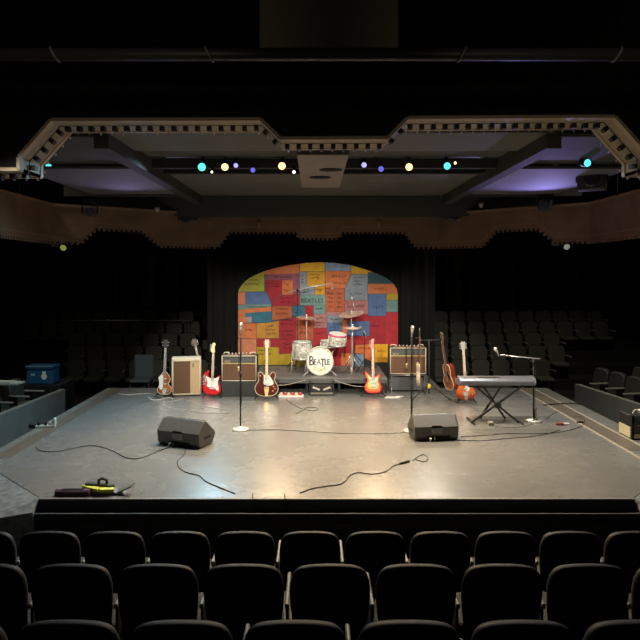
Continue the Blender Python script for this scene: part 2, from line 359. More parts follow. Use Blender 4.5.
for sx in (-1, 1):
    x0 = (brr+0.09) if sx > 0 else bl-0.09
    MB().box(min(x0, x0+sx*1.75), max(x0, x0+sx*1.75), 9.5, 12.6, 3.93, 3.97).build('bay_panel', M_BAY, ring)
    MB().prism([(x0, 7.62), (x0+sx*2.2, 7.62), (x0+sx*2.2, 9.42), (x0, 9.42)], 'z', 4.01, 4.05).build('bay_panel', M_CEILD, ring)
    MB().box(min(x0, x0+sx*1.72), max(x0, x0+sx*1.72), 9.42, 9.5, 4.0, 4.2).build('bay_beam', M_BEAM, ring)
    MB().box(min(x0, x0+sx*2.3), max(x0, x0+sx*2.3), 12.6, 12.72, 3.9, 4.3).build('bay_beam', M_BEAM, ring)
# central duct with two oval ports
du = thing('ceiling_duct', 'pale rectangular duct with two dark oval ports above the stage centre', 'duct', (0.1, 0, 0))
MB().box(-0.33, 0.33, 8.15, 11.3, 3.89, 4.05).build('duct_body', mat('duct_paint', (0.27, 0.225, 0.19), 0.6, noise=0.12, nscale=4), du)
for (x, y) in ((-0.02, 10.05), (0.13, 9.3)):
    MB().prism([(x+0.17*math.cos(2*PI*k/20), y+0.14*math.sin(2*PI*k/20)) for k in range(20)], 'z', 3.880, 3.8905).build('oval_port', M_VOID, du)
# ---------------- rear brown band with cut-out lower edge
band = thing('scalloped_band', 'brown frieze band with notched scalloped lower edge behind the stage', 'frieze')
M_BAND = mat('brown_band', (0.21, 0.125, 0.080), 0.7, noise=0.25, nscale=2.5)
bplan = [(-5.05, 8.6), (-5.1, 12.4), (-2.35, 14.5), (2.75, 14.5), (5.25, 12.2), (5.2, 8.6)]
ZT, Z0, Z1, Z2 = 3.73, 2.97, 3.31, 3.17
teeth = MB()
# profile along each segment: list of (fraction, z)
prof = [[(0, 3.30), (0.25, 3.30), (0.32, 3.0), (1, 2.99)],
        [(0, 2.99), (0.16, 2.99), (0.25, 3.28), (0.52, 3.28), (0.64, 2.97), (1, 2.97)],
        [(0, Z0), (0.03, Z0), (0.08, Z1), (0.375, Z1), (0.39, Z2), (0.565, Z2), (0.585, Z1), (0.86, Z1), (0.91, Z0), (1, Z0)],
        [(0, Z0), (0.34, Z0), (0.43, 3.28), (0.70, 3.28), (0.80, 2.99), (1, 2.99)],
        [(0, 2.99), (0.68, 3.0), (0.75, 3.3), (1, 3.3)]]
for i in range(5):
    a = Vector((*bplan[i], 0)); b = Vector((*bplan[i+1], 0)); t = (b-a).normalized(); n = Vector((t.y, -t.x, 0)); L = (b-a).length
    pr = prof[i]; poly = [(0, ZT)] + [(f*L, z) for f, z in pr] + [(L, ZT)]
    def W3(u, z, o): p = a + t*u + n*o; return (p.x, p.y, z)
    MB().loft([[W3(u, z, 0.0) for u, z in poly], [W3(u, z, -0.06) for u, z in poly]], True, True).build('band_panel', M_BAND, band)
    q = [W3(0, 0, 0.0), W3(L, 0, 0.0), W3(L, 0, 0.035), W3(0, 0, 0.035)]
    MB().loft([[(p[0], p[1], ZT-0.05) for p in q], [(p[0], p[1], ZT) for p in q]], True, True).build('top_moulding', mat('band_moulding', (0.25, 0.155, 0.10), 0.6), band)
    # raised trim following the cut-out
    for (f0, z0), (f1, z1) in zip(pr[:-1], pr[1:]):
        p = Vector(W3(f0*L, z0+0.10, 0.006)); q = Vector(W3(f1*L, z1+0.10, 0.006))
        MB().bar(p, q, 0.012, 0.022).build('trim_bead', MATS['band_moulding'], band)
        k = max(1, int((Vector((f1*L, z1))-Vector((f0*L, z0))).length/0.095))
        for j in range(k):
            f = f0+(f1-f0)*(j+0.5)/k; z = z0+(z1-z0)*(j+0.5)/k
            c = [Vector(W3(f*L+du_, z+dz, o)) for dz in (0.0, -0.05) for du_, o in ((-0.024, 0.01), (0.024, 0.01), (0.024, -0.06), (-0.024, -0.06))]
            teeth.add(c, [(0,1,2,3),(4,7,6,5),(0,4,5,1),(1,5,6,2),(2,6,7,3),(3,7,4,0)])
tt = teeth.build('notch_row', M_BAND, band); tt['kind'] = 'stuff'
for i, px in ((0, 259), (1, 379)):
    p = PT(px, 222, 14.49)
    MB().lathe([(0.02, -0.16), (0.06, 0.0), (0.02, 0.05)], 8, Matrix.Translation(p)).build('bracket_ornament', MATS['band_moulding'], band)
# hangers carrying canopy and band from the ceiling
for x, y in ((-2.7, 7.3), (3.1, 7.3), (-0.3, 7.3), (0.8, 7.3)):
    MB().tube([(x, y, 4.05), (x, y, 7.0)], 0.012, 6).build('hanger_rod', M_VOID, ring)
for x, y in ((-5.08, 11), (5.2, 11), (-2.3, 14.46), (2.7, 14.46)):
    MB().tube([(x, y, 3.7), (x, y, 7.0)], 0.012, 6).build('hanger_rod', M_VOID, band)
# ---------------- front lighting pipe near the top
pipe = thing('lighting_pipe', 'thick dark pipe spanning overhead near the top of view', 'pipe')
MB().tube([(-4.5, 5.0, 4.10), (4.7, 5.0, 4.10)], 0.05, 14).build('pipe_barrel', mat('dark_pipe', (0.035, 0.035, 0.032), 0.5), pipe)
for px, s in ((55, 1), (209, 1), (462, -1), (617, -1)):
    x = (px-CX)*5/FP
    ps = []
    for k in range(13):
        an = 2*PI*k/12; ps.append((x+0.03*s*(-math.sin(an)), 5.0+0.056*math.cos(an), 4.10+0.056*math.sin(an)))
    MB().tube(ps, 0.011, 6).build('clamp_strap', mat('strap_grey', (0.16, 0.16, 0.15), 0.5), pipe)
MB().tube([(-3, 5, 4.14), (-3, 5, 7)], 0.01, 6).build('hanger_rod', M_VOID, pipe); MB().tube([(3, 5, 4.14), (3, 5, 7)], 0.01, 6).build('hanger_rod', M_VOID, pipe)
hp = thing('masking_flat', 'dim olive masking panel hung high above the pipe at centre', 'masking flat', (0, 0, 0))
MB().box(-0.52, 0.78, 6.0, 6.04, 4.5, 6.2).build('panel_board', mat('olive_panel', (0.16, 0.15, 0.10), 0.9), hp)
for x in (-0.4, 0.65): MB().tube([(x, 6.02, 6.15), (x, 6.02, 7.0)], 0.01, 6).build('hanger_rod', M_VOID, hp)
# ---------------- stage lamps hung in the canopy
def lens(name, col, s): return mat(name, (0.1, 0.1, 0.1), 0.3, emit=col, estr=s)
def lamp(px, py, d, r, lensm, label, yaw=0, tilt=-35, body_len=0.22):
    p = PT(px, py, d)
    t = thing('stage_lamp', label, 'lamp', p, math.radians(yaw))
    R = Matrix.Rotation(math.radians(90+tilt*0.0), 4, 'X') @ Matrix.Identity(4)
    R = Matrix.Rotation(math.radians(90+(-tilt)*0.3), 4, 'X')       # local +Z -> towards viewer and down
    MB().lathe([(r*0.55, -body_len), (r*0.8, -body_len*0.85), (r*0.95, -body_len*0.4), (r*1.12, 0.0), (r*1.12, 0.03), (r*1.0, 0.03), (r*0.98, 0.005)], 16, R, True, True, False).build('can_body', M_DARK, t)
    MB().lathe([(r*0.98, 0.004), (r*0.6, 0.012), (0.002, 0.016)], 16, R, True, True, True).build('lens', lensm, t)
    MB().tube([(-r*1.25, 0.08, 0), (-r*1.25, 0.08, r*1.7), (r*1.25, 0.08, r*1.7), (r*1.25, 0.08, 0)], 0.008, 6).build('yoke', M_DARK, t)
    MB().box(-0.02, 0.02, 0.06, 0.10, r*1.7, r*1.7+0.06).build('clamp', M_DARK, t)
    return t
LW = lens('warm_lens', (1.0, 0.62, 0.27), 2.4); LC = lens('cyan_lens', (0.10, 0.62, 0.60), 1.7); LB = lens('blue_lens', (0.16, 0.16, 0.75), 1.0); LS = lens('dim_white_lens', (0.9, 0.85, 0.75), 2.0); LP = lens('violet_lens', (0.45, 0.42, 1.0), 1.3)
lamp(225, 167, 9.5, 0.055, LW, 'glowing warm stage lamp right of the cyan lamp, left of centre')
lamp(282, 166, 9.5, 0.055, LW, 'glowing warm stage lamp just left of the ceiling duct')
lamp(409, 167, 9.5, 0.055, LW, 'glowing warm stage lamp right of the ceiling duct')
lamp(202, 167, 9.5, 0.062, LC, 'cyan stage lamp beside two warm lamps, left of centre')
lamp(447, 166, 9.5, 0.055, LC, 'cyan stage lamp right of the duct near the long beam')
lamp(587, 163, 9.0, 0.055, LC, 'cyan stage lamp at the right canopy corner')
lamp(49, 166, 9.6, 0.05, LC, 'cyan stage lamp at the left canopy corner')
lamp(236, 165.5, 9.6, 0.035, LP, 'small violet lamp between the two left warm lamps')
lamp(253, 170, 9.6, 0.038, LB, 'small blue lamp left of the duct')
lamp(364, 165, 9.6, 0.040, LP, 'small violet lamp right of the duct')
lamp(381, 169, 9.6, 0.042, LB, 'small blue lamp between duct and right warm lamp')
lamp(294, 172, 9.4, 0.025, LS, 'tiny white lamp touching the left side of the duct')
lamp(455, 163, 9.7, 0.022, lens('amber_lens', (1.0, 0.5, 0.15), 4), 'tiny amber lamp beside the right cyan lamp')
lamp(212, 172, 9.4, 0.02, LS, 'tiny white lamp below the left cyan lamp')
lp = thing('lamp_bar', 'dark horizontal bar carrying the coloured stage lamps', 'bar')
MB().tube([(bl, 9.58, 4.135), (brr, 9.58, 4.135)], 0.024, 8).build('bar_tube', M_DARK, lp)
for x in (bl+0.3, -0.6, 0.9, brr-0.3): MB().box(x-0.015, x+0.015, 9.56, 9.60, 4.10, 4.2).build('bar_hook', M_DARK, lp)
def box_light(px, py, d, w, h, label, rot=0):
    p = PT(px, py, d); t = thing('moving_head_lamp', label, 'lamp', p, rot)
    MB().box(-w/2, w/2, -0.12, 0.12, -h/2, h/2, 0.02).build('head', mat('charcoal_case', (0.05, 0.05, 0.055), 0.5), t)
    MB().lathe([(w*0.3, 0.0), (w*0.3, 0.02), (w*0.2, 0.025)], 12, Matrix.Translation((0, -0.12, 0)) @ Matrix.Rotation(PI/2, 4, 'X')).build('lens', mat('dark_glass', (0.03, 0.03, 0.05), 0.1), t)
    MB().box(-w/2-0.03, -w/2, -0.03, 0.03, -0.03, h/2+0.1).box(w/2, w/2+0.03, -0.03, 0.03, -0.03, h/2+0.1).box(-w/2-0.03, w/2+0.03, -0.05, 0.05, h/2+0.1, h/2+0.16).build('yoke', M_DARK, t)
box_light(90, 212, 12.2, 0.24, 0.16, 'charcoal lamp head at the left corner of the brown band', 0.3)
box_light(545, 205, 12.6, 0.26, 0.2, 'charcoal lamp head at the right corner of the brown band', -0.3)
box_light(187, 218, 14.1, 0.40, 0.14, 'flat charcoal lamp box on the band left of centre')
box_light(452, 216, 14.1, 0.40, 0.14, 'flat charcoal lamp box on the band right of centre')
box_light(592, 180, 10.2, 0.42, 0.34, 'bulky dark speaker-like lamp under the right cyan lamp', -0.5)
# violet and white spill lamps in the side bays, aimed up at the bay panels
spot((4.5, 12.3, 3.2), (3.6, 10.8, 3.93), 150, (0.42, 0.36, 1.0), 95, 1.0, 0.04)
spot((-3.6, 12.3, 3.2), (-3.3, 11.0, 3.93), 24, (0.55, 0.5, 1.0), 95, 1.0, 0.04)
for px, py, d, lab in ((556, 163, 10.2, 'small pale uplight aimed at the violet panel in the right bay'), (157, 209, 13.2, 'small pale clip lamp on the band left of the long beam'), (481, 205, 13.2, 'small pale clip lamp on the band right of the long beam')):
    p = PT(px, py, d); t = thing('clip_lamp', lab, 'lamp', p)
    MB().lathe([(0.02, -0.06), (0.05, -0.02), (0.06, 0.06)], 10, Matrix.Rotation(0.5, 4, 'X')).build('shade', mat('pale_shade', (0.35, 0.34, 0.30), 0.5), t)
    MB().tube([(0, 0, 0.05), (0.02, 0.03, 0.12), (0.02, 0.05, 0.22)], 0.008, 6).build('arm', M_DARK, t)
# ================================================================== BACKGROUND
def drape(x0, x1, y, z0, z1, label, amp=0.06, wl_=0.28):
    n = int((x1-x0)/0.045); R = []
    for z in (z0, z1):
        f = [(x0+(x1-x0)*i/n, y+amp*math.sin(2*PI*(x0+(x1-x0)*i/n)/wl_)+0.02*math.sin(i*1.7), z) for i in range(n+1)]
        b = [(p[0], p[1]+0.02, z) for p in reversed(f)]; R.append(f+b)
    o = MB().loft(R, True, True, True).build('curtain', M_DRAPE); tag(o, label, 'curtain'); return o
drape(-2.65, 2.95, 15.75, -0.94, 3.6, 'black pleated curtain hanging behind the colourful backdrop')
# rail before the upper left rows
rl = thing('hand_rail', 'thin shiny rail crossing the upper rear left seat rows', 'rail')
MB().tube([PT(9, 320.5, 19.55), PT(190, 320.5, 19.55)], 0.018, 8).build('rail_tube', mat('rail_metal', (0.6, 0.57, 0.52), 0.3, metal=0.8), rl)
for px in (12, 70, 128, 187):
    p = PT(px, 320.5, 19.55); MB().tube([p, (p.x, p.y, -0.34)], 0.014, 6).build('rail_post', M_DARK, rl)
def picture(px, py0, py1, pxw, label, seed):
    d = 22.95; a = PT(px-pxw/2, py1, d); b = PT(px+pxw/2, py0, d)
    t = thing('wall_picture', label, 'picture', ((a.x+b.x)/2, d, (a.z+b.z)/2)); W = (b.x-a.x)/2; H = (b.z-a.z)/2
    MB().box(-W, W, 0.0, 0.03, -H, H).build('print', mat('picture_ground', (0.035, 0.04, 0.032), 0.6, noise=0.5, nscale=1.5), t)
    for q in ((-W-0.05, -W, -H, H), (W, W+0.05, -H, H)): MB().box(q[0], q[1], -0.03, 0.03, q[2], q[3]).build('frame_rail', M_BLACK, t)
    for q in ((-H-0.05, -H), (H, H+0.05)): MB().box(-W-0.05, W+0.05, -0.03, 0.03, q[0], q[1]).build('frame_rail', M_BLACK, t)
    m2 = mat('picture_pale', (0.10, 0.105, 0.08), 0.6)
    MB().prism(sp2([(-W*0.65, H*0.95), (-W*0.1, H*0.95), (-W*0.35, H*0.4), (-W*0.15, 0.1), (-W*0.3, -H*0.4), (-W*0.2, -H*0.9), (-W*0.75, -H*0.95), (-W*0.5, -H*0.3), (-W*0.45, H*0.3)], 3), 'y', -0.006, 0.0).build('pale_shape', m2, t)
    MB().prism(sp2([(-W*0.1, H*0.55), (W*0.2, H*0.6), (W*0.3, H*0.1), (W*0.05, -H*0.15), (W*0.1, -H*0.8), (-W*0.2, -H*0.8), (-W*0.15, -H*0.1), (-W*0.35, H*0.1)], 3), 'y', -0.012, -0.006).build('dark_figure', M_VOID, t)
picture(466, 257, 306, 42, 'dim framed picture with a dark figure on the rear wall at right', 1)
picture(160, 257, 306, 42, 'very dim framed picture on the rear wall at left', 2)
for i, (px0, px1) in enumerate(((36, 116), (515, 575))):
    a = PT(px0, 308, 22.97); b = PT(px1, 268, 22.97); t = thing('door_panel', 'dim brown panelled door recess in the rear wall at %s' % ('left', 'right')[i], 'door', (a.x, 22.9, -0.0)); W = b.x-a.x
    m = mat('dim_brown_door', (0.045, 0.026, 0.014), 0.8)
    for k in range(2): MB().box(W*k/2+0.02, W*(k+1)/2-0.02, 0.0, 0.08, -0.94, 2.55).build('leaf', m, t)
    for x in (-0.12, W): MB().box(x, x+0.12, -0.04, 0.08, -0.94, 2.65).build('jamb', mat('jamb_red_light', (0.13, 0.03, 0.012), 0.7), t)  # red light on the door edges is painted into the jamb colour
for i, (px, py) in enumerate(((65, 246), (565, 245))):
    t = thing('house_light', ('small house lamp with yellow-green gel below the left band', 'small white house lamp below the right band')[i], 'lamp', PT(px, py, 15.2))
    MB().lathe([(0.05, -0.1), (0.11, 0.0), (0.12, 0.12)], 12, Matrix.Rotation(PI/2+0.4, 4, 'X')).build('can_body', M_DARK, t)
    MB().lathe([(0.075, 0.118), (0.05, 0.14), (0.01, 0.145)], 12, Matrix.Rotation(PI/2+0.4, 4, 'X')).build('gel', (lens('lime_gel', (0.45, 0.5, 0.08), 0.45), lens('pale_gel', (0.6, 0.6, 0.5), 0.35))[i], t)
    MB().box(-0.32, -0.14, -0.02, 0.0, -0.02, 0.08).build('barn_door', mat('barn_white', (0.3, 0.3, 0.28), 0.5), t)
    MB().tube([(0, 0, 0.1), (0, 0, 5.0)], 0.01, 6).build('drop_pipe', M_VOID, t)
# ================================================================== PAINTED BACKDROP
MY = 14.4; SM = FP/MY
def mp(px, py): return ((px-CX)/SM, EYE-(py-HY)/SM)
OUT = [(238,368),(238,293),(239,289),(242,284.5),(247,279.5),(255,275),(264,271.3),(275,268),(290,265),(305,263),(320,262.2),(335,262.8),(350,265),(365,269),(378,274),(388,279),(394,284),(397,289),(398,295),(398,368)]
def clip(poly, outl):
    # Sutherland-Hodgman against the convex outline
    cxm = sum(p[0] for p in outl)/len(outl); cym = sum(p[1] for p in outl)/len(outl); res = poly
    for i in range(len(outl)):
        a, b = outl[i], outl[(i+1) % len(outl)]
        def side(p): return (b[0]-a[0])*(p[1]-a[1])-(b[1]-a[1])*(p[0]-a[0])
        sg = 1 if side((cxm, cym)) > 0 else -1; new = []
        for k in range(len(res)):
            p, q = res[k], res[(k+1) % len(res)]; sp_, sq = side(p)*sg, side(q)*sg
            if sp_ >= 0: new.append(p)
            if (sp_ >= 0) != (sq >= 0):
                u = sp_/(sp_-sq); new.append((p[0]+(q[0]-p[0])*u, p[1]+(q[1]-p[1])*u))
        res = new
        if not res: break
    return res
bd = thing('painted_backdrop', 'arched backdrop of colourful painted patches with scrawled lettering', 'backdrop', (0, MY, 0))
MB().prism([mp(*p) for p in OUT], 'y', 0.012, 0.07).build('backing_board', M_BLACK, bd)
MB().box(mp(240, 0)[0], mp(396, 0)[0], 0.02, 0.07, 0.0, mp(0, 368)[1]).build('base_board', M_BLACK, bd)
for px in (250, 300, 345, 388): MB().bar((mp(px, 0)[0], 0.09, 1.2), (mp(px, 0)[0], 0.7, 0.02), 0.05, 0.05).build('rear_brace', M_BLACK, bd)
COL = dict(lime=(0.38,0.38,0.05), orange=(0.62,0.20,0.07), rust=(0.48,0.13,0.05), yellow=(0.70,0.42,0.02), purple=(0.30,0.09,0.14), crimson=(0.40,0.012,0.035),
  red=(0.48,0.02,0.035), bluegrey=(0.25,0.30,0.36), gold=(0.62,0.33,0.02), blue=(0.10,0.18,0.38), teal=(0.03,0.17,0.26), sea=(0.17,0.31,0.30), lilac=(0.42,0.28,0.32),
  ochre=(0.52,0.27,0.04), salmon=(0.62,0.24,0.13), olive=(0.50,0.36,0.02), mauve=(0.45,0.20,0.20), lblue=(0.24,0.34,0.48), dteal=(0.03,0.10,0.13), sun=(0.85,0.45,0.01), brown=(0.28,0.09,0.05), tango=(0.75,0.22,0.06))
COL = {k: tuple(0.80*c**1.12 for c in v) for k, v in COL.items()}
def rc(x0, y0, x1, y1): return [(x0,y0),(x1,y0),(x1,y1),(x0,y1)]
PATCH = [('lime', [(236,292),(236,266),(264.5,266),(264.5,291.5)]), ('orange', [(264.5,260),(299.6,258),(299.6,273.7),(258,274.3),(258,262)]), ('yellow', rc(299.6,258,325,271.5)),
 ('purple', [(264.5,274),(299.6,273.7),(299.6,295),(293,295),(293,280),(265,280)]), ('crimson', [(265,280),(282,280),(282,295),(271.5,302),(266,292)]), ('orange', rc(282,280,293,295)),
 ('bluegrey', [(299.6,271.7),(307,271.7),(307,286),(315,286),(315,295),(299.6,295)]), ('gold', rc(307,271.7,325,286)), ('gold', rc(315,286,325,295)),
 ('salmon', rc(236,292,245.5,304.8)), ('blue', [(245.5,292),(266,291.7),(271.5,304),(245.5,304.8)]), ('sea', [(236,305),(271.5,304),(271.5,306.5),(236,310)]),
 ('orange', [(236,310),(271.5,306.5),(271.7,311),(245,313),(245,323),(236,323)]), ('teal', [(245,313),(271.7,311),(272,322.5),(252,322.7),(252,316.5),(245,317)]), ('lilac', [(245,317),(252,316.5),(252,322.7),(245,323)]),
 ('crimson', [(271.5,302),(283,295),(299.6,295),(299.6,305),(292,306),(272,306.3)]), ('rust', [(272,306.3),(292,306),(292,317.5),(272,320.5)]),
 ('orange', rc(236,323.3,256.5,338.7)), ('ochre', [(256.5,323),(266,322.7),(266,338.5),(256.5,338.7)]), ('ochre', [(266,322.7),(279,320.8),(279,338.3),(266,338.5)]),
 ('crimson', [(279,320),(292,317.7),(296,317.5),(296,353),(279,354)]), ('salmon', rc(236,338.9,256.5,369)), ('crimson', rc(256.5,338.7,279,347)),
 ('olive', [(256.5,347),(279,347),(279,354.3),(295.5,353.2),(295.5,365),(256.5,365)]), ('teal', rc(292,306,305,316)), ('crimson', rc(305,305.5,313.5,316.5)),
 ('rust', rc(296,316.5,313.5,328)), ('rust', [(296,328),(313.5,328),(313.5,340),(296,340)]), ('brown', rc(296,340,313.5,357)), ('olive', rc(295.5,357,325,369)),
 ('sea', rc(299.6,295,325.5,305.3)), ('sea', rc(313.5,305.3,325.5,314)), ('mauve', rc(313.5,314,327,328)), ('red', rc(313.5,328,327,357)),
 ('lblue', rc(325,258,351,271)), ('yellow', [(351,258),(382,262),(382,274.3),(351,273.8)]), ('orange', [(325,271),(351,271),(351,274),(345,288.5),(325.5,288.5)]),
 ('rust', rc(325.5,288.5,335,312)), ('rust', rc(335,288.5,344.5,312)), ('bluegrey', [(351.3,274),(367.8,274),(367.8,300.2),(344.6,300.2),(344.8,289)]),
 ('dteal', rc(367.8,272,400,283.8)), ('orange', rc(367.8,283.8,400,293.7)), ('blue', rc(368.2,293.7,386.3,316)), ('olive', rc(386.3,293.7,400,300)), ('sea', rc(386.3,300,400,312)),
 ('mauve', rc(344.6,300.2,368.2,314)), ('mauve', rc(325.5,312,344.6,315)), ('bluegrey', rc(327,315,344,323)), ('blue', rc(327,323,342,335)), ('tango', rc(342,320,347,338)),
 ('crimson', [(344.6,314),(368.2,314),(368.2,316),(385.5,316),(385.5,344),(374.5,344),(369.6,344),(369.6,321),(344.6,321)]), ('blue', rc(347,321,369.6,336)),
 ('red', rc(385.5,312,400,349.5)), ('red', [(327,335),(342,335),(342,338),(347,338),(347,336),(369.6,336),(369.6,344),(355,345),(353,353),(327,353)]),
 ('tango', [(355,345),(374.5,344),(374.5,363),(364,358),(364,354),(354,353)]), ('tango', rc(341,353,353,366)), ('lblue', rc(353,354,364,369)), ('sun', rc(374.5,344,388,362.5)), ('red', rc(327,353,341,369))]
M_INK = mat('black_ink', (0.02, 0.012, 0.012), 0.8)
def scrawl(cx_, cy_, w_, h_, lines, seed):
    rnd = random.Random(seed); m = MB()
    for li in range(lines):
        y = cy_-h_/2+h_*(li+0.5)/lines; lh = h_/lines*0.30; n = max(4, int(w_/2.2)); x = cx_-w_/2*rnd.uniform(0.75, 1)
        pts = []
        while x < cx_+w_/2*rnd.uniform(0.8, 1.0):
            pts.append((x, y+lh*rnd.uniform(-1, 1))); x += rnd.uniform(0.35, 1.0)
        k = 0
        while k < len(pts)-2:
            j = min(len(pts), k+rnd.randint(3, 7))
            seg = [Vector((mp(*p)[0], -0.004, mp(*p)[1])) for p in pts[k:j]]
            if len(seg) > 1: m.tube(seg, 0.0058, 4, False)
            k = j
    return m
SCR = [(251,282,16,8,2),(282,277,22,3,1),(273,285,14,6,2),(287,287,8,12,2),(303,279,4,10,3),(307,291,9,5,2),(316,276,12,8,2),(320,290,7,5,1),(256,307,24,3,1),(282,311,14,9,2),(288,300,18,8,2),(272,330,9,12,3),
 (287,322,13,8,2),(287,335,13,12,3),(287,346,10,8,2),(266,352,16,8,2),(298,311,9,5,2),(309,311,6,8,2),(319,309,8,5,1),(305,333,12,6,1),(320,320,9,8,2),(338,276,17,6,1),(340,283,14,5,1),(330,300,6,18,4),(340,300,6,18,4),
 (358,281,10,10,3),(357,294,14,4,1),(356,306,19,6,1),(378,307,12,6,1),(381,289,14,4,1),(335,319,11,4,1),(334,329,11,6,2),(357,328,15,8,2),(376,325,10,6,1),(364,348,12,4,1),(392,281,2,2,1),(267,329,2,2,1),(320,333,9,5,1),(381,351,8,5,1),(249,330,10,5,1)]
def inside(p, poly):
    c = False
    for i in range(len(poly)):
        (x1, y1), (x2, y2) = poly[i], poly[i-1]
        if (y1 > p[1]) != (y2 > p[1]) and p[0] < (x2-x1)*(p[1]-y1)/(y2-y1)+x1: c = not c
    return c
for i, (c, poly) in enumerate(PATCH):
    pl = clip(poly, OUT)
    if len(pl) < 3: continue
    gx = sum(p[0] for p in pl)/len(pl); gy = sum(p[1] for p in pl)/len(pl)
    sh = []
    for p in pl:
        dx, dy = gx-p[0], gy-p[1]; L = max(0.01, math.hypot(dx, dy)); sh.append((p[0]+dx/L*0.28, p[1]+dy/L*0.28))
    o = MB().prism([mp(*p) for p in sh], 'y', 0.0+0.002*(i % 3), 0.013).build('patch', mat('paint_'+c, COL[c], 0.75, noise=0.22, nscale=7), bd)
    for k, (sx_, sy_, w_, h_, ln) in enumerate(SCR):
        if inside((sx_, sy_), poly): scrawl(sx_, sy_, w_, h_, ln, k).build('scrawled_lettering', M_INK, o)
    if c == 'sea' and inside((311, 300.5), poly):
        m = MB(); x, z = mp(312, 302.6); text_mesh(m, 'BEATLES', 0.135, Matrix.Translation((x, -0.003, z)) @ Matrix.Rotation(PI/2, 4, 'X')); m.build('painted_word', M_INK, o)
# ================================================================== DRUM RISER AND KIT
RZ = 0.31
rs = thing('drum_riser', 'low grey-topped drum riser with dark open underside', 'riser', (0.12, 12.6, 0))
MB().box(-1.32, 1.30, 0, 1.62, RZ-0.03, RZ, 0.004).build('riser_top', mat('riser_grey', (0.17, 0.17, 0.165), 0.5, noise=0.3, nscale=6), rs)
MB().box(-1.32, 1.30, 0.0, 0.03, RZ-0.10, RZ-0.03).build('front_rail', mat('riser_rail', (0.09, 0.09, 0.09), 0.45), rs)
for x in (-1.3, 1.26):
    MB().box(x, x+0.03, 0.03, 1.6, RZ-0.10, RZ-0.03).build('side_rail', M_DARK, rs)
    for y in (0.06, 1.5): MB().box(x, x+0.04, y, y+0.04, 0, RZ-0.10).build('leg', M_DARK, rs)
for x in (-0.30, 0.34):
    MB().box(x, x+0.04, 0.10, 0.14, 0, RZ-0.10).build('leg', M_DARK, rs)
MB().box(-1.25, 1.25, 1.45, 1.47, 0, RZ-0.03).build('back_skirt', mat('red_brown_skirt', (0.05, 0.018, 0.014), 0.9), rs)
KX, KY = 0.10, 12.95
M_PEARL = mat('pearl_wrap', (0.72, 0.70, 0.62), 0.35, noise=0.7, nscale=24, coat=0.4)
kit_front = Matrix.Rotation(PI/2, 4, 'X')
bdm = thing('bass_drum', 'pearl bass drum with lettered white front head facing the seats', 'drum', (KX, KY, RZ+0.275))
MB().lathe([(0.262, -0.38), (0.262, 0.0)], 32, kit_front, True, True, True).build('shell', M_PEARL, bdm)
for y in (0.0, 0.36):
    MB().lathe([(0.255, -0.0-y), (0.276, 0.0-y), (0.276, 0.035-y), (0.258, 0.035-y)], 32, kit_front, True, True, False).build('hoop', mat('pearl_hoop', (0.72, 0.70, 0.58), 0.3, noise=0.3, nscale=20), bdm)
hd = MB().lathe([(0.258, 0.0), (0.258, 0.022), (0.01, 0.024)], 32, kit_front, False, True, True).build('front_head', mat('white_head', (0.85, 0.84, 0.78), 0.5), bdm)
m = MB()
def letter(m, ch, x, z, size, sxx, yy=-0.027):
    text_mesh(m, ch, size, Matrix.Translation((x, yy, z)) @ Matrix.Rotation(PI/2, 4, 'X') @ Matrix.Diagonal((sxx, 1, 1, 1)), 0.0015)
letter(m, 'B', -0.172, -0.070, 0.275, 0.62); letter(m, 'E', -0.098, -0.060, 0.165, 0.72); letter(m, 'A', -0.022, -0.060, 0.175, 0.72)
letter(m, 'T', 0.055, -0.100, 0.245, 0.58); letter(m, 'L', 0.118, -0.060, 0.175, 0.72); letter(m, 'E', 0.180, -0.060, 0.175, 0.72)
for x, z0, z1 in ((-0.205, -0.070, 0.12), (-0.12, -0.06, 0.055), (0.104, -0.06, 0.06), (0.158, -0.06, 0.06), (0.055, -0.10, 0.06)):     # heavy stems
    m.box(x-0.011, x+0.011, -0.0285, -0.026, z0, z1)
m.build('lettering', mat('letter_black', (0.012, 0.012, 0.012), 0.5), hd)
m = MB()
for ch, an in (('D', -38), ('S', -14), ('A', 3), ('M', 22), ('A', 43)):
    a = math.radians(an); r = 0.195
    text_mesh(m, ch, 0.10, Matrix.Translation((r*math.sin(a), -0.027, -r*math.cos(a)-0.01)) @ Matrix.Rotation(-a, 4, 'Y') @ Matrix.Rotation(PI/2, 4, 'X'), 0.0015)
m.build('yellow_lettering', mat('letter_yellow', (0.50, 0.44, 0.03), 0.5), hd)
m = MB(); text_mesh(m, 'the', 0.06, Matrix.Translation((-0.01, -0.027, 0.155)) @ Matrix.Rotation(PI/2, 4, 'X'), 0.0015); m.build('small_lettering', mat('letter_pale', (0.5, 0.47, 0.36), 0.5), hd)
for k in range(8):
    a = 2*PI*(k+0.5)/8
    MB().box(-0.012, 0.012, 0.02, 0.11, 0.262, 0.283).build('tension_lug', M_CHROME, bdm, rot=(0, a, 0))
for sx in (-1, 1): MB().tube([(sx*0.2, 0.06, -0.17), (sx*0.33, -0.06, -0.268)], 0.009, 6).build('spur', M_CHROME, bdm)
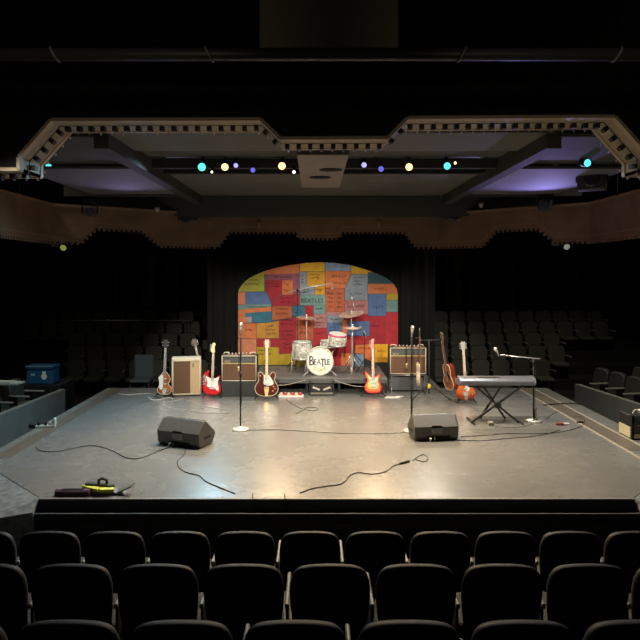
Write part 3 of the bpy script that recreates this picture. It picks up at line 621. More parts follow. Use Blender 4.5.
def drum(name, label, x, y, z, r, h, tx=0, ty=0, legs=0, hoopm=M_CHROME):
    t = thing(name, label, 'drum', (x, y, z)); t.rotation_euler = (tx, ty, 0)
    MB().lathe([(r, 0), (r, h)], 24).build('shell', M_PEARL, t)
    for zz in (0, h-0.02): MB().lathe([(r*0.98, zz-0.004), (r+0.012, zz-0.004), (r+0.012, zz+0.024), (r*0.98, zz+0.024)], 24, None, True, False, False).build('rim_hoop', hoopm if zz else M_CHROME, t)
    MB().lathe([(r*0.985, h), (r*0.985, h+0.012), (0.01, h+0.013)], 24, None, False).build('drum_head', M_WHITE, t)
    for k in range(6):
        a = 2*PI*k/6+0.3; MB().box(-0.01, 0.01, -0.01, 0.01, 0.03, h-0.03).build('tension_lug', M_CHROME, t, loc=((r+0.012)*math.cos(a), (r+0.012)*math.sin(a), 0))
    for k in range(legs):
        a = 2*PI*k/legs-PI/2+0.5; MB().tube([((r+0.03)*math.cos(a), (r+0.03)*math.sin(a), h*0.45), ((r+0.03)*math.cos(a), (r+0.03)*math.sin(a), -(z-RZ)+0.03), ((r+0.07)*math.cos(a), (r+0.07)*math.sin(a), -(z-RZ)+0.004)], 0.009, 6).build('leg', M_CHROME, t)
    return t
drum('floor_tom', 'pearl floor tom on legs left of the bass drum', -0.27, 13.4, 0.58, 0.185, 0.36, legs=3)
rt = drum('rack_tom', 'pearl rack tom with pink rim right above the bass drum', 0.45, 13.25, 0.90, 0.18, 0.22, 0.16, 0.10, 0, mat('pink_hoop', (0.8, 0.06, 0.22), 0.4))
MB().tube([(-0.12, 0.0, 0.06), (-0.2, 0.0, -0.06), (-0.27, -0.05, -0.11)], 0.012, 6).build('mount_arm', M_CHROME, rt)
sn = drum('snare_drum', 'pearl snare drum on a folding stand behind the bass drum', 0.30, 13.62, 0.80, 0.178, 0.14, 0, 0, 0)
for k in range(3):
    a = 2*PI*k/3; MB().tube([(0.15*math.cos(a), 0.15*math.sin(a), 0.0), (0, 0, -0.22), (0.2*math.cos(a+0.5), 0.2*math.sin(a+0.5), -0.485)], 0.009, 6).build('stand_leg', M_CHROME, sn)
def tripod(m_, zc, spread, zf, n=3, ph=0.4, r=0.009, parent=None, mt=M_CHROME):
    for k in range(n):
        a = 2*PI*k/n+ph; MB().tube([(0, 0, zc), (spread*math.cos(a), spread*math.sin(a), zf)], r, 6).build('tripod_leg', mt, parent)
def cymbal(label, x, y, z, r, tx, ty, pole_dx=0.0, tops=((0, 0),)):
    t = thing('cymbal_stand', label, 'cymbal', (x, y, RZ))
    MB().tube([(pole_dx, 0.0, 0.12), (pole_dx, 0, z-RZ-0.2), (0, 0, z-RZ+0.05)], 0.010, 8).build('pole', M_CHROME, t)
    for (dz, f) in tops:
        Rm = Matrix.Translation((0, 0, z-RZ+dz)) @ Matrix.Rotation(tx, 4, 'X') @ Matrix.Rotation(ty, 4, 'Y')
        MB().lathe([(r, -0.012*f), (r*0.6, 0.006*f), (r*0.2, 0.016*f), (r*0.17, 0.034*f), (0.012, 0.046*f), (0.012, 0.042*f), (r*0.2, 0.012*f), (r*0.6, 0.002*f), (r, -0.016*f)], 32, Rm).build('cymbal', M_BRASS, t)
    MB().lathe([(0.018, 0.04), (0.018, 0.07), (0.006, 0.075)], 8, Matrix.Translation((0, 0, z-RZ))).build('wing_nut', M_CHROME, t)
    tripod(t, 0.34, 0.24, 0.006, parent=t)
    return t
cymbal('thin bronze cymbal on a stand behind the floor tom', -0.18, 13.7, 1.42, 0.22, 0.10, 0.10)
cymbal('large tilted bronze ride cymbal on the right of the kit', 0.77, 13.55, 1.51, 0.265, 0.20, -0.16)
cymbal('pair of hi-hat cymbals on a pole below the ride cymbal', 0.78, 13.30, 1.24, 0.17, 0.03, 0.0, 0.0, ((0, 1), (-0.02, -1)))
M_MICG = mat('mic_grille', (0.75, 0.72, 0.66), 0.35, metal=0.8); M_MICB = mat('mic_body', (0.30, 0.29, 0.27), 0.4, metal=0.4)
def mic_parts(t, p, dirv, r=0.025, L=0.17):
    dirv = Vector(dirv).normalized(); q = dirv.to_track_quat('Z', 'Y').to_matrix().to_4x4(); Mx = Matrix.Translation(p) @ q
    MB().lathe([(r*0.45, 0), (r*0.55, L*0.3), (r*0.85, L*0.68)], 12, Mx).build('mic_handle', M_MICB, t)
    MB().lathe([(r*0.85, L*0.66), (r, L*0.72), (r*1.05, L*0.82), (r*0.9, L*0.94), (r*0.4, L)], 12, Mx).build('mic_grille', M_MICG, t)
def overhead_mic(label, base, top, ends, micdir, tripod_r=0.28):
    t = thing('microphone_stand', label, 'microphone stand', base); B = Vector(base)
    MB().tube([(0, 0, 0.1), Vector(top)-B], 0.007, 6).build('pole', M_DARK, t)
    MB().tube([Vector(e)-B for e in ends], 0.009, 6).build('boom', M_CHROME, t)
    MB().lathe([(0.02, -0.03), (0.026, 0), (0.02, 0.03)], 8, Matrix.Translation(Vector(top)-B)).build('clutch', M_DARK, t)
    mic_parts(t, Vector(ends[-1])-B, micdir, 0.022, 0.14); tripod(t, 0.3, tripod_r, 0.006, parent=t, mt=M_DARK)
    return t
overhead_mic('slim boom microphone stand reaching over the drums from the left', (PT(297.5,300,13.95).x, 13.95, RZ), PT(297.5, 290.2, 13.9), (PT(288.5, 292, 13.9), PT(313, 286.3, 13.9), PT(332, 283.5, 13.85)), (0.05, -0.2, -1))
overhead_mic('upright microphone stand behind the large ride cymbal', (PT(355,300,13.9).x, 13.9, RZ), PT(355, 311, 13.9), (PT(356, 316, 13.9), PT(354.5, 308, 13.85), PT(353, 303, 13.8)), (-0.2, -0.2, 1))
overhead_mic('short chrome microphone stand at the right edge of the riser', (PT(364.5,330,13.1).x, 13.1, RZ), PT(364.5, 334, 13.1), (PT(366, 338, 13.1), PT(365, 333, 13.08), PT(363.5, 330.5, 13.05)), (-0.5, -0.4, 0.6), 0.2)
dt = thing('drum_throne', 'small black padded drum stool behind the kit', 'stool', (0.15, 13.98, RZ))
MB().lathe([(0.15, 0.40), (0.17, 0.42), (0.17, 0.47), (0.14, 0.485)], 20).build('seat_pad', M_RUBBER, dt); MB().tube([(0, 0, 0.1), (0, 0, 0.4)], 0.016).build('post', M_CHROME, dt); tripod(dt, 0.25, 0.2, 0.006, parent=dt)
# box under riser
bx = thing('floor_monitor_box', 'low black framed box with two silver bars under the riser front', 'box', (PT(321.5, 390, 12.42).x, 12.42, 0))
MB().box(-0.22, 0.22, 0.02, 0.16, 0.03, 0.20, 0.012).build('case', M_BLACK, bx)
for x in (-0.24, 0.22): MB().box(x, x+0.025, 0, 0.16, 0, 0.28).build('side_frame', M_DARK, bx)
MB().box(-0.22, 0.22, 0.0, 0.02, 0.025, 0.06).build('front_rail', mat('grey_rail', (0.22, 0.2, 0.16), 0.5), bx)
for sx in (-1, 1): MB().bar((sx*0.17, 0.0, 0.165), (sx*0.035, -0.01, 0.115), 0.02, 0.035).build('silver_bar', mat('pale_bar', (0.7, 0.68, 0.6), 0.3, metal=0.6), bx)
# ================================================================== AMPLIFIERS
M_GRILL = check_mat('brown_diamond_grille', (0.17, 0.085, 0.045), (0.11, 0.055, 0.03), 60)
M_VINYL = mat('black_vinyl', (0.03, 0.03, 0.03), 0.6, noise=0.3, nscale=80, bump=0.15)
def combo_amp(label, x0, x1, y, z0, z1, dep=0.27):
    W = (x1-x0)/2; H = z1-z0
    t = thing('guitar_amplifier', label, 'amplifier', ((x0+x1)/2, y, z0))
    MB().box(-W, W, 0.0, dep, 0.0, H, 0.012).build('cabinet', M_VINYL, t)
    g = MB().box(-W+0.035, W-0.035, -0.004, 0.01, 0.035, H*0.66).build('speaker_grille', M_GRILL, t)
    MB().box(-W+0.035, W-0.035, -0.004, 0.01, H*0.70, H-0.05).build('upper_panel', mat('amp_grey_panel', (0.075, 0.08, 0.075), 0.6, noise=0.2, nscale=50), t)
    MB().box(-W+0.02, W-0.02, -0.012, 0.01, H*0.665, H*0.695).build('gold_strip', M_GOLD, t)
    lg = MB(); text_mesh(lg, 'VOX', 0.055, Matrix.Translation((-W+0.12, -0.012, H*0.715)) @ Matrix.Rotation(PI/2, 4, 'X'), 0.004); lg.build('logo', M_GOLD, t)
    pip = MB()
    for a, b in (((-W+0.018, H-0.02), (W-0.018, H-0.02)), ((-W+0.018, 0.018), (W-0.018, 0.018)), ((-W+0.018, 0.018), (-W+0.018, H-0.02)), ((W-0.018, 0.018), (W-0.018, H-0.02))):
        MB().tube([(a[0], -0.006, a[1]), (b[0], -0.006, b[1])], 0.010, 6).build('piping', mat('cream_piping', (0.70, 0.60, 0.42), 0.5), t)
    MB().box(-W*0.75, W*0.75, 0.05, 0.16, H-0.002, H+0.006).build('control_plate', mat('copper_plate', (0.45, 0.2, 0.12), 0.3, metal=0.8), t)
    for k in range(7): MB().lathe([(0.012, 0.0), (0.012, 0.02), (0.008, 0.024)], 8, Matrix.Translation((-W*0.62+k*W*0.2, 0.1, H+0.006))).build('knob', M_WHITE, t)
    for sx in (-0.75, 0.75): MB().tube([(sx*W-0.06, 0.14, H+0.002), (sx*W-0.04, 0.14, H+0.032), (sx*W+0.04, 0.14, H+0.032), (sx*W+0.06, 0.14, H+0.002)], 0.010, 6).build('handle', M_CREAM, t)
    return t
dA = 12.35; sA = FP/dA
def AX(px, d=dA): return (px-CX)*d/FP
bb = tag(MB().box(AX(220.5), AX(258), dA-0.02, dA+0.40, 0.0, 0.285, 0.01).build('amp_plinth', mat('dark_plinth', (0.028, 0.028, 0.03), 0.6, noise=0.3, nscale=8)), 'low black plinth under the left combo amplifier', 'plinth')
combo_amp('brown-grilled combo amplifier with gold strip on the left black plinth', AX(221.3), AX(257), dA, 0.285, 0.800)
dB = 12.75
combo_amp('brown-grilled combo amplifier on a metal stand right of the drums', AX(389.5, dB), AX(426.5, dB), dB, 0.36, 0.905)
rk = thing('amp_stand', 'grey tubular stand holding the right combo amplifier', 'stand', ((AX(389.5, dB)+AX(426.5, dB))/2, dB, 0))
M_TUBE = mat('grey_tube', (0.30, 0.30, 0.29), 0.35, metal=0.7)
for sx in (-1, 1):
    MB().tube([(sx*0.33, -0.06, 0.012), (sx*0.33, 0.32, 0.012)], 0.012).build('foot_bar', M_TUBE, rk)
    MB().tube([(sx*0.33, -0.03, 0.012), (sx*0.33, 0.30, 0.345)], 0.011).build('slant_leg', M_TUBE, rk); MB().tube([(sx*0.33, 0.30, 0.012), (sx*0.33, -0.03, 0.345)], 0.011).build('slant_leg', M_TUBE, rk)
for y in (-0.03, 0.30): MB().tube([(-0.37, y, 0.347), (0.37, y, 0.347)], 0.012).build('cross_bar', M_TUBE, rk)
MB().box(-0.36, 0.36, 0.10, 0.30, 0.03, 0.30).build('rear_case', mat('grey_case', (0.09, 0.095, 0.10), 0.6), rk)
# bass cabinet
bc = thing('bass_cabinet', 'tall cream speaker cabinet with brown grille on the left', 'speaker cabinet', (AX(186.5), dA, 0), 0.19)
W = (AX(201.5)-AX(172.5))/2
MB().box(-W, W, 0, 0.34, 0.02, 0.735, 0.012).build('cabinet', M_CREAM, bc)
MB().box(-W+0.035, W*0.26, -0.004, 0.01, 0.06, 0.675).build('speaker_grille', M_GRILL, bc)
MB().box(W*0.28, W-0.035, -0.003, 0.01, 0.06, 0.675).build('side_panel', M_TAN, bc)
MB().box(W*0.42, W*0.48, -0.008, 0.0, 0.56, 0.64).build('badge', M_BLACK, bc)
for z in (0.045, 0.69): MB().tube([(-W+0.02, -0.006, z), (W-0.02, -0.006, z)], 0.009, 6).build('piping', MATS['cream_piping'], bc)
for x in (-W+0.02, W-0.02): MB().tube([(x, -0.006, 0.045), (x, -0.006, 0.69)], 0.009, 6).build('piping', MATS['cream_piping'], bc)
for x in (-W+0.05, W-0.09): 
    for y in (0.03, 0.27): MB().box(x, x+0.04, y, y+0.04, 0, 0.022).build('foot', M_RUBBER, bc)
# small microphones hung over the amp fronts
for i, (px, py, d) in enumerate(((238.7, 368.5, dA-0.05), (406.5, 365.5, dB-0.05))):
    p = PT(px, py, d); t = thing('amp_microphone', 'small gold microphone hanging before the %s combo amplifier' % ('left', 'right')[i], 'microphone', p)
    top = (0.800 if i == 0 else 0.905)-p.z
    MB().tube([(0, 0.07, top+0.012), (0, 0.0, top+0.015), (0, -0.005, top*0.6), (0, 0, 0.04)], 0.005, 6).build('cable', M_RUBBER, t)
    MB().lathe([(0.012, 0.05), (0.018, 0.03), (0.024, -0.02), (0.022, -0.05), (0.01, -0.06)], 10).build('mic_body', mat('pale_gold', (0.75, 0.6, 0.35), 0.3, metal=0.7), t)
# ================================================================== GUITARS
def mirror(h): return h + [(-x, z) for x, z in reversed(h) if abs(x) > 1e-6]
VIOLIN = mirror([(0, 0), (0.07, 0.004), (0.125, 0.045), (0.135, 0.105), (0.105, 0.155), (0.078, 0.185), (0.074, 0.215), (0.098, 0.235), (0.108, 0.28), (0.095, 0.335), (0.06, 0.385), (0.03, 0.425)])
STRAT = [(0, 0), (0.09, 0.004), (0.15, 0.045), (0.168, 0.115), (0.145, 0.18), (0.118, 0.23), (0.125, 0.285), (0.148, 0.335), (0.142, 0.365), (0.115, 0.36), (0.085, 0.33), (0.045, 0.315), (-0.04, 0.315), (-0.085, 0.345), (-0.115, 0.395), (-0.145, 0.415), (-0.162, 0.395), (-0.15, 0.335), (-0.125, 0.28), (-0.118, 0.235), (-0.14, 0.185), (-0.166, 0.125), (-0.155, 0.055), (-0.09, 0.006)]
HOLLOW = mirror([(0, 0), (0.10, 0.005), (0.185, 0.05), (0.222, 0.13), (0.205, 0.205), (0.165, 0.265), (0.15, 0.315), (0.165, 0.375), (0.16, 0.43), (0.125, 0.455), (0.088, 0.435), (0.06, 0.395), (0.03, 0.39)])
ACOUS = mirror([(0, 0), (0.11, 0.006), (0.185, 0.06), (0.205, 0.13), (0.175, 0.21), (0.14, 0.26), (0.135, 0.30), (0.15, 0.37), (0.145, 0.43), (0.10, 0.475), (0.03, 0.485)])
def guitar(name, label, loc, spec, tilt=0.14, rz=0.0, ry=0.0):
    t = thing(name, label, 'guitar', loc); t.rotation_euler = Matrix.Rotation(rz, 3, 'Z').to_4x4().to_3x3().__matmul__(Matrix.Rotation(ry, 3, 'Y') @ Matrix.Rotation(-tilt, 3, 'X')).to_euler()
    ol = sp2(spec['outline'], 4); th = spec.get('th', 0.045); cz = sum(z for x, z in ol)/len(ol)
    def ring(sc, y): return [(x*sc, y, cz+(z-cz)*sc) for x, z in ol]
    MB().loft([ring(0.95, 0.0), ring(1.0, 0.010), ring(1.0, th-0.01), ring(0.95, th)], True, True).build('body', spec['body'], t)
    if 'face' in spec:
        for k, (sc, m_) in enumerate(spec['face']): MB().loft([ring(sc, -0.0015*(k+1)), ring(sc, 0.002)], True, True).build('face_band', m_, t)
    if 'binding' in spec:
        pts = [(x*0.985, -0.001, cz+(z-cz)*0.985) for x, z in ol]; MB().tube(pts+[pts[0]], 0.0055, 5).build('binding', spec['binding'], t)
    if 'guard' in spec: MB().prism(sp2(spec['guard'][0], 3), 'y', -0.010, 0.0).build('pickguard', spec['guard'][1], t)
    for z in spec.get('pickups', ()): MB().box(-0.038, 0.038, -0.016, 0.0, z-0.014, z+0.014, 0.003).build('pickup', spec.get('pum', M_CHROME), t)
    bz = spec.get('bridge', 0.09); MB().box(-0.045, 0.045, -0.018, 0.0, bz-0.010, bz+0.010).build('bridge', spec.get('hw', M_CHROME), t)
    if spec.get('tail'): MB().prism([(-0.02, 0.0), (0.02, 0.0), (0.045, bz-0.02), (-0.045, bz-0.02)], 'y', -0.012, 0.0).build('tailpiece', spec['hw'], t)
    if 'hole' in spec: MB().lathe([(0.052, 0.0), (0.052, 0.004), (0.002, 0.004)], 18, Matrix.Translation((0, 0, spec['hole'])) @ Matrix.Rotation(PI/2, 4, 'X'), False).build('sound_hole', M_VOID, t)
    for x, z in spec.get('knobs', ()): MB().lathe([(0.011, 0), (0.010, 0.02)], 8, Matrix.Translation((x, 0, z)) @ Matrix.Rotation(PI/2, 4, 'X')).build('control_knob', spec.get('hw', M_CHROME), t)
    n0, n1 = spec['neck']
    MB().loft([[(-0.027, -0.012, n0), (0.027, -0.012, n0), (0.027, 0.004, n0), (0.015, 0.018, n0), (-0.015, 0.018, n0), (-0.027, 0.004, n0)], [(-0.021, -0.012, n1), (0.021, -0.012, n1), (0.021, 0.004, n1), (0.012, 0.016, n1), (-0.012, 0.016, n1), (-0.021, 0.004, n1)]], True, True).build('neck', spec['neckm'], t)
    MB().loft([[(-0.027, -0.016, n0-0.03), (0.027, -0.016, n0-0.03), (0.027, -0.011, n0-0.03), (-0.027, -0.011, n0-0.03)], [(-0.021, -0.016, n1), (0.021, -0.016, n1), (0.021, -0.011, n1), (-0.021, -0.011, n1)]], True, True).build('fretboard', spec['fretm'], t)
    for k in range(1, 12, 2):
        z = n1-(n1-n0)*(1-0.5**(k/12))*1.55
        if z > n0: MB().box(-0.008, 0.008, -0.0175, -0.0155, z-0.004, z+0.004).build('inlay', spec.get('inlay', M_WHITE), t)
    hp_ = MB().prism([(x, n1+z) for x, z in sp2(spec['head'], 3)], 'y', -0.006, 0.010).build('headstock', spec['headm'], t)
    for x, z in spec['pegs']:
        MB().tube([(x*0.6, 0.002, n1+z), (x*1.25, 0.002, n1+z)], 0.004, 5).lathe([(0.006, -0.008), (0.011, 0), (0.006, 0.008)], 6, Matrix.Translation((x*1.35, 0.002, n1+z))).build('tuning_peg', spec.get('hw', M_CHROME), t)
    sg = MB(); ns = spec.get('ns', 6)
    for k in range(ns):
        u = -1+2*k/(ns-1); sg.tube([(u*0.026, -0.022, bz), (u*0.016, -0.020, n1)], 0.0011, 3, False)
    so = sg.build('strings', M_CHROME, t)
    return t
def gstand(label, x, y, z_hold=0.07, rz=0.0, w_=0.18):
    t = thing('guitar_stand', label, 'guitar stand', (x, y, 0), rz)
    MB().tube([(0, 0.20, 0.02), (0, 0.13, 0.55)], 0.010, 6).build('back_post', M_RUBBER, t)
    MB().tube([(-0.07, 0.10, 0.55), (-0.05, 0.13, 0.55), (0.05, 0.13, 0.55), (0.07, 0.10, 0.55)], 0.009, 6).build('neck_yoke', M_RUBBER, t)
    for sx in (-1, 1):
        MB().tube([(0, 0.17, 0.26), (sx*w_, -0.04, 0.012)], 0.010, 6).build('front_leg', M_RUBBER, t)
        MB().tube([(sx*w_*0.75, 0.02, z_hold-0.012), (sx*w_*0.75, -0.07, z_hold-0.012), (sx*w_*0.75, -0.075, z_hold+0.025)], 0.008, 6).build('cradle_arm', M_RUBBER, t)
    MB().tube([(-w_*0.75, 0.02, z_hold-0.012), (w_*0.75, 0.02, z_hold-0.012)], 0.008, 6).build('cradle_bar', M_RUBBER, t)
    MB().tube([(0, 0.17, 0.26), (0, 0.36, 0.012)], 0.010, 6).build('rear_leg', M_RUBBER, t)
    return t
M_ROSE = mat('rosewood', (0.05, 0.025, 0.015), 0.5); M_MAPLE = mat('maple', (0.68, 0.48, 0.24), 0.4); M_SUNB = mat('amber_sunburst', (0.50, 0.14, 0.03), 0.22, noise=0.55, nscale=6, col2=(0.16, 0.03, 0.01), coat=0.5)
M_RED = mat('gloss_red', (0.62, 0.012, 0.02), 0.2, coat=0.5); M_WINE = mat('wine_red', (0.12, 0.015, 0.012), 0.2, coat=0.6, noise=0.3, nscale=5); M_DRED = mat('dark_cherry', (0.30, 0.012, 0.02), 0.25, coat=0.4)
M_PEARLW = mat('pearl_white', (0.82, 0.80, 0.74), 0.3); M_CREAMB = mat('cream_binding', (0.80, 0.70, 0.48), 0.4)
H33 = [(-0.022, 0), (0.022, 0), (0.036, 0.04), (0.042, 0.13), (0.03, 0.165), (0, 0.155), (-0.03, 0.165), (-0.042, 0.13), (-0.036, 0.04)]
HF = [(-0.022, 0), (0.022, 0), (0.026, 0.03), (0.02, 0.10), (0.035, 0.155), (0.015, 0.185), (-0.02, 0.175), (-0.035, 0.13), (-0.045, 0.07), (-0.05, 0.03), (-0.04, 0.012)]
P33 = [(-0.042, 0.04), (-0.046, 0.08), (-0.046, 0.12), (0.042, 0.04), (0.046, 0.08), (0.046, 0.12)]
P22 = [(-0.042, 0.05), (-0.046, 0.11), (0.042, 0.05), (0.046, 0.11)]
PF = [(-0.046, 0.03+0.024*k) for k in range(6)]
yG = 12.25
def GX(px, d=yG): return (px-CX)*d/FP
bass = dict(outline=VIOLIN, body=M_SUNB, th=0.05, binding=M_CREAMB, guard=([(-0.115, 0.33), (-0.03, 0.36), (-0.03, 0.16), (-0.06, 0.09), (-0.10, 0.13), (-0.10, 0.24)], M_PEARLW), pickups=(0.30, 0.20), bridge=0.11, tail=True, hw=M_CHROME, neck=(0.38, 0.88), neckm=M_ROSE, fretm=mat('grey_rosewood', (0.16, 0.14, 0.12), 0.4), head=H33, headm=M_DARK, pegs=P22, ns=4, knobs=((0.06, 0.06), (0.09, 0.08)))
guitar('bass_guitar', 'violin-shaped sunburst bass guitar with white pickguard left of cream cabinet', (GX(164.5), yG-0.02, 0.06), bass, 0.12)
gstand('low black stand under the violin-shaped bass guitar', GX(164.5), yG, 0.065)
strat = dict(outline=STRAT, body=M_RED, guard=([(-0.13, 0.35), (-0.085, 0.33), (-0.03, 0.31), (0.05, 0.31), (0.10, 0.335), (0.125, 0.33), (0.105, 0.25), (0.11, 0.18), (0.13, 0.11), (0.10, 0.085), (0.03, 0.14), (-0.05, 0.14), (-0.10, 0.16), (-0.09, 0.24)], M_PEARLW), pickups=(0.29, 0.225, 0.165), pum=M_WHITE, bridge=0.12, neck=(0.30, 0.80), neckm=M_MAPLE, fretm=mat('brown_fretboard', (0.28, 0.15, 0.10), 0.5), head=HF, headm=mat('pale_maple', (0.85, 0.66, 0.32), 0.35), pegs=PF, knobs=((0.085, 0.15), (0.105, 0.115), (0.12, 0.08)))
guitar('electric_guitar', 'glossy red electric guitar with white pickguard between cabinet and left amplifier', (GX(212.3), yG-0.05, 0.06), strat, 0.12, 0, 0.02)
gstand('low black stand under the red guitar with white pickguard', GX(212.3), yG-0.03, 0.065)
dark = dict(outline=STRAT, body=M_RED, pickups=(0.26, 0.17), bridge=0.12, neck=(0.30, 0.88), neckm=M_DRED, fretm=M_ROSE, head=H33, headm=mat('dark_head', (0.09, 0.05, 0.045), 0.3), pegs=P33, guard=([(0.03, 0.30), (0.10, 0.25), (0.11, 0.12), (0.05, 0.13)], M_PEARLW))
guitar('electric_guitar', 'second red guitar leaning behind the cream cabinet, dark headstock showing above it', (GX(206.3, 12.75), 12.70, 0.06), dark, 0.14, 0, -0.26)
gstand('low black stand of the leaning red guitar behind the cream cabinet', GX(206.0, 12.75), 12.76, 0.065)
semi = dict(outline=HOLLOW, body=M_WINE, th=0.055, binding=M_CREAMB, guard=([(-0.045, 0.40), (0.05, 0.38), (0.11, 0.30), (0.13, 0.23), (0.06, 0.20), (-0.05, 0.22), (-0.055, 0.30)], M_PEARLW), pickups=(0.335, 0.225), pum=M_CHROME, bridge=0.16, tail=True, hw=M_GOLD, neck=(0.39, 0.90), neckm=M_MAPLE, fretm=mat('pale_fretboard', (0.60, 0.47, 0.24), 0.4), head=H33, headm=mat('pale_head', (0.72, 0.56, 0.42), 0.35), pegs=P33, knobs=((0.12, 0.10), (0.16, 0.14), (0.13, 0.18), (-0.12, 0.38)))
guitar('electric_guitar', 'large wine-red hollow-body guitar with cream binding and gold tailpiece', (GX(266.7, 12.1), 12.05, 0.06), semi, 0.12)
gstand('low black stand under the wine-red hollow-body guitar', GX(266.7, 12.1), 12.08, 0.065, 0, 0.22)
rocky = dict(outline=STRAT, body=mat('hot_red_orange', (0.78, 0.03, 0.04), 0.3), face=((0.86, mat('hot_orange', (0.85, 0.20, 0.03), 0.3)), (0.66, mat('psy_yellow', (0.80, 0.62, 0.14), 0.3))), guard=([(-0.09, 0.33), (-0.03, 0.30), (0.05, 0.30), (0.09, 0.31), (0.085, 0.22), (0.09, 0.14), (0.02, 0.12), (-0.05, 0.15), (-0.075, 0.24)], mat('psy_pale', (0.70, 0.70, 0.42), 0.3, noise=0.6, nscale=22, col2=(0.15, 0.45, 0.35))), pickups=(0.28, 0.22, 0.16), pum=M_WHITE, bridge=0.11, neck=(0.30, 0.86), neckm=M_MAPLE, fretm=mat('pinkish_fretboard', (0.66, 0.36, 0.26), 0.4), head=HF, headm=mat('coral_head', (0.85, 0.22, 0.18), 0.3), pegs=PF, knobs=((0.085, 0.13), (0.10, 0.09), (0.11, 0.06)))
gy = 12.35
guitar('electric_guitar', 'psychedelic red, orange and yellow painted electric guitar right of the drums', (GX(373, gy), gy-0.05, 0.07), rocky, 0.12)
gstand('low black stand under the psychedelic painted guitar', GX(373, gy), gy-0.03, 0.075, 0, 0.24)
sunb = dict(outline=HOLLOW, body=mat('orange_burst', (0.75, 0.18, 0.03), 0.22, noise=0.5, nscale=4, col2=(0.22, 0.03, 0.01), coat=0.5), th=0.05, guard=([(0.0, 0.36), (0.06, 0.33), (0.08, 0.20), (0.03, 0.16), (0.0, 0.2)], M_PEARLW), pickups=(0.33, 0.22), bridge=0.14, tail=True, hw=M_CHROME, neck=(0.39, 0.92), neckm=M_MAPLE, fretm=mat('tan_fretboard', (0.52, 0.40, 0.27), 0.4), head=H33, headm=mat('grey_head', (0.35, 0.34, 0.32), 0.3), pegs=P33, knobs=((0.12, 0.10), (0.15, 0.14)))
sunb['outline'] = [(x*0.82, z*0.86) for x, z in HOLLOW]; sunb['neck'] = (0.335, 0.90); sunb['pickups'] = (0.29, 0.20)
gy = 11.75
guitar('electric_guitar', 'orange sunburst guitar standing partly behind the keyboard', (GX(465.5, gy), gy-0.05, 0.06), sunb, 0.12, 0, -0.03)
gstand('low black stand under the orange sunburst guitar', GX(465.5, gy), gy-0.03, 0.065)
# tall double stand with two hanging guitars
dx, dy = GX(429, 12.1), 12.1
ds = thing('double_guitar_stand', 'tall black stand with yellow collar holding two hanging guitars', 'guitar stand', (dx, dy, 0))
MB().tube([(0, 0, 0.10), (0, 0, 1.12)], 0.014, 8).build('pole', M_RUBBER, ds)
MB().lathe([(0.03, 0.20), (0.035, 0.23), (0.03, 0.29)], 12).build('collar', mat('yellow_collar', (0.80, 0.50, 0.05), 0.5), ds)
MB().tube([(-0.24, -0.06, 1.16), (-0.16, -0.02, 1.11), (0, 0, 1.11), (0.16, -0.02, 1.11), (0.24, -0.06, 1.16)], 0.011, 6).build('hanger_arm', M_RUBBER, ds)
for sx in (-1, 1):
    MB().tube([(sx*0.24-0.04, -0.12, 1.17), (sx*0.24-0.035, -0.06, 1.16), (sx*0.24+0.035, -0.06, 1.16), (sx*0.24+0.04, -0.12, 1.17)], 0.009, 6).build('neck_yoke', M_RUBBER, ds)
    MB().tube([(0, 0, 0.22), (sx*0.22, -0.10, 0.16)], 0.009, 6).build('rest_arm', M_RUBBER, ds)
tripod(ds, 0.30, 0.42, 0.012, 3, -0.5, 0.010, ds, M_RUBBER)
acou = dict(outline=ACOUS, body=mat('red_brown_gloss', (0.16, 0.025, 0.015), 0.2, coat=0.6), th=0.10, face=((0.96, mat('acoustic_top', (0.52, 0.15, 0.05), 0.25, coat=0.5)),), binding=M_CREAMB, hole=0.31, bridge=0.13, hw=M_ROSE, neck=(0.48, 0.92), neckm=mat('mahogany', (0.16, 0.05, 0.03), 0.4), fretm=M_ROSE, head=H33, headm=mat('grey_brown_head', (0.25, 0.18, 0.14), 0.3), pegs=P33, guard=([(0.03, 0.30), (0.10, 0.28), (0.11, 0.20), (0.05, 0.23)], M_VOID))
guitar('acoustic_guitar', 'red-brown acoustic guitar hanging edge-on at the right of the tall stand', (dx+0.36, dy-0.14, 0.20), acou, -0.02, -1.12, 0.0)
bpy.data.objects['acoustic_guitar'].rotation_euler = (Matrix.Rotation(-0.15, 3, 'Y') @ Matrix.Rotation(-1.32, 3, 'Z')).to_euler()
ac2 = dict(acou); ac2['th'] = 0.06; ac2['outline'] = [(x*0.85, z*0.92) for x, z in HOLLOW]; ac2['body'] = mat('pale_side', (0.46, 0.36, 0.24), 0.35); ac2['face'] = ((0.96, M_SUNB),); ac2['neck'] = (0.36, 0.90); ac2.pop('hole')
guitar('electric_guitar', 'guitar seen almost edge-on hanging at the left of the tall stand', (dx-0.20, dy-0.14, 0.28), ac2, 0.0, 1.40, 0.0)
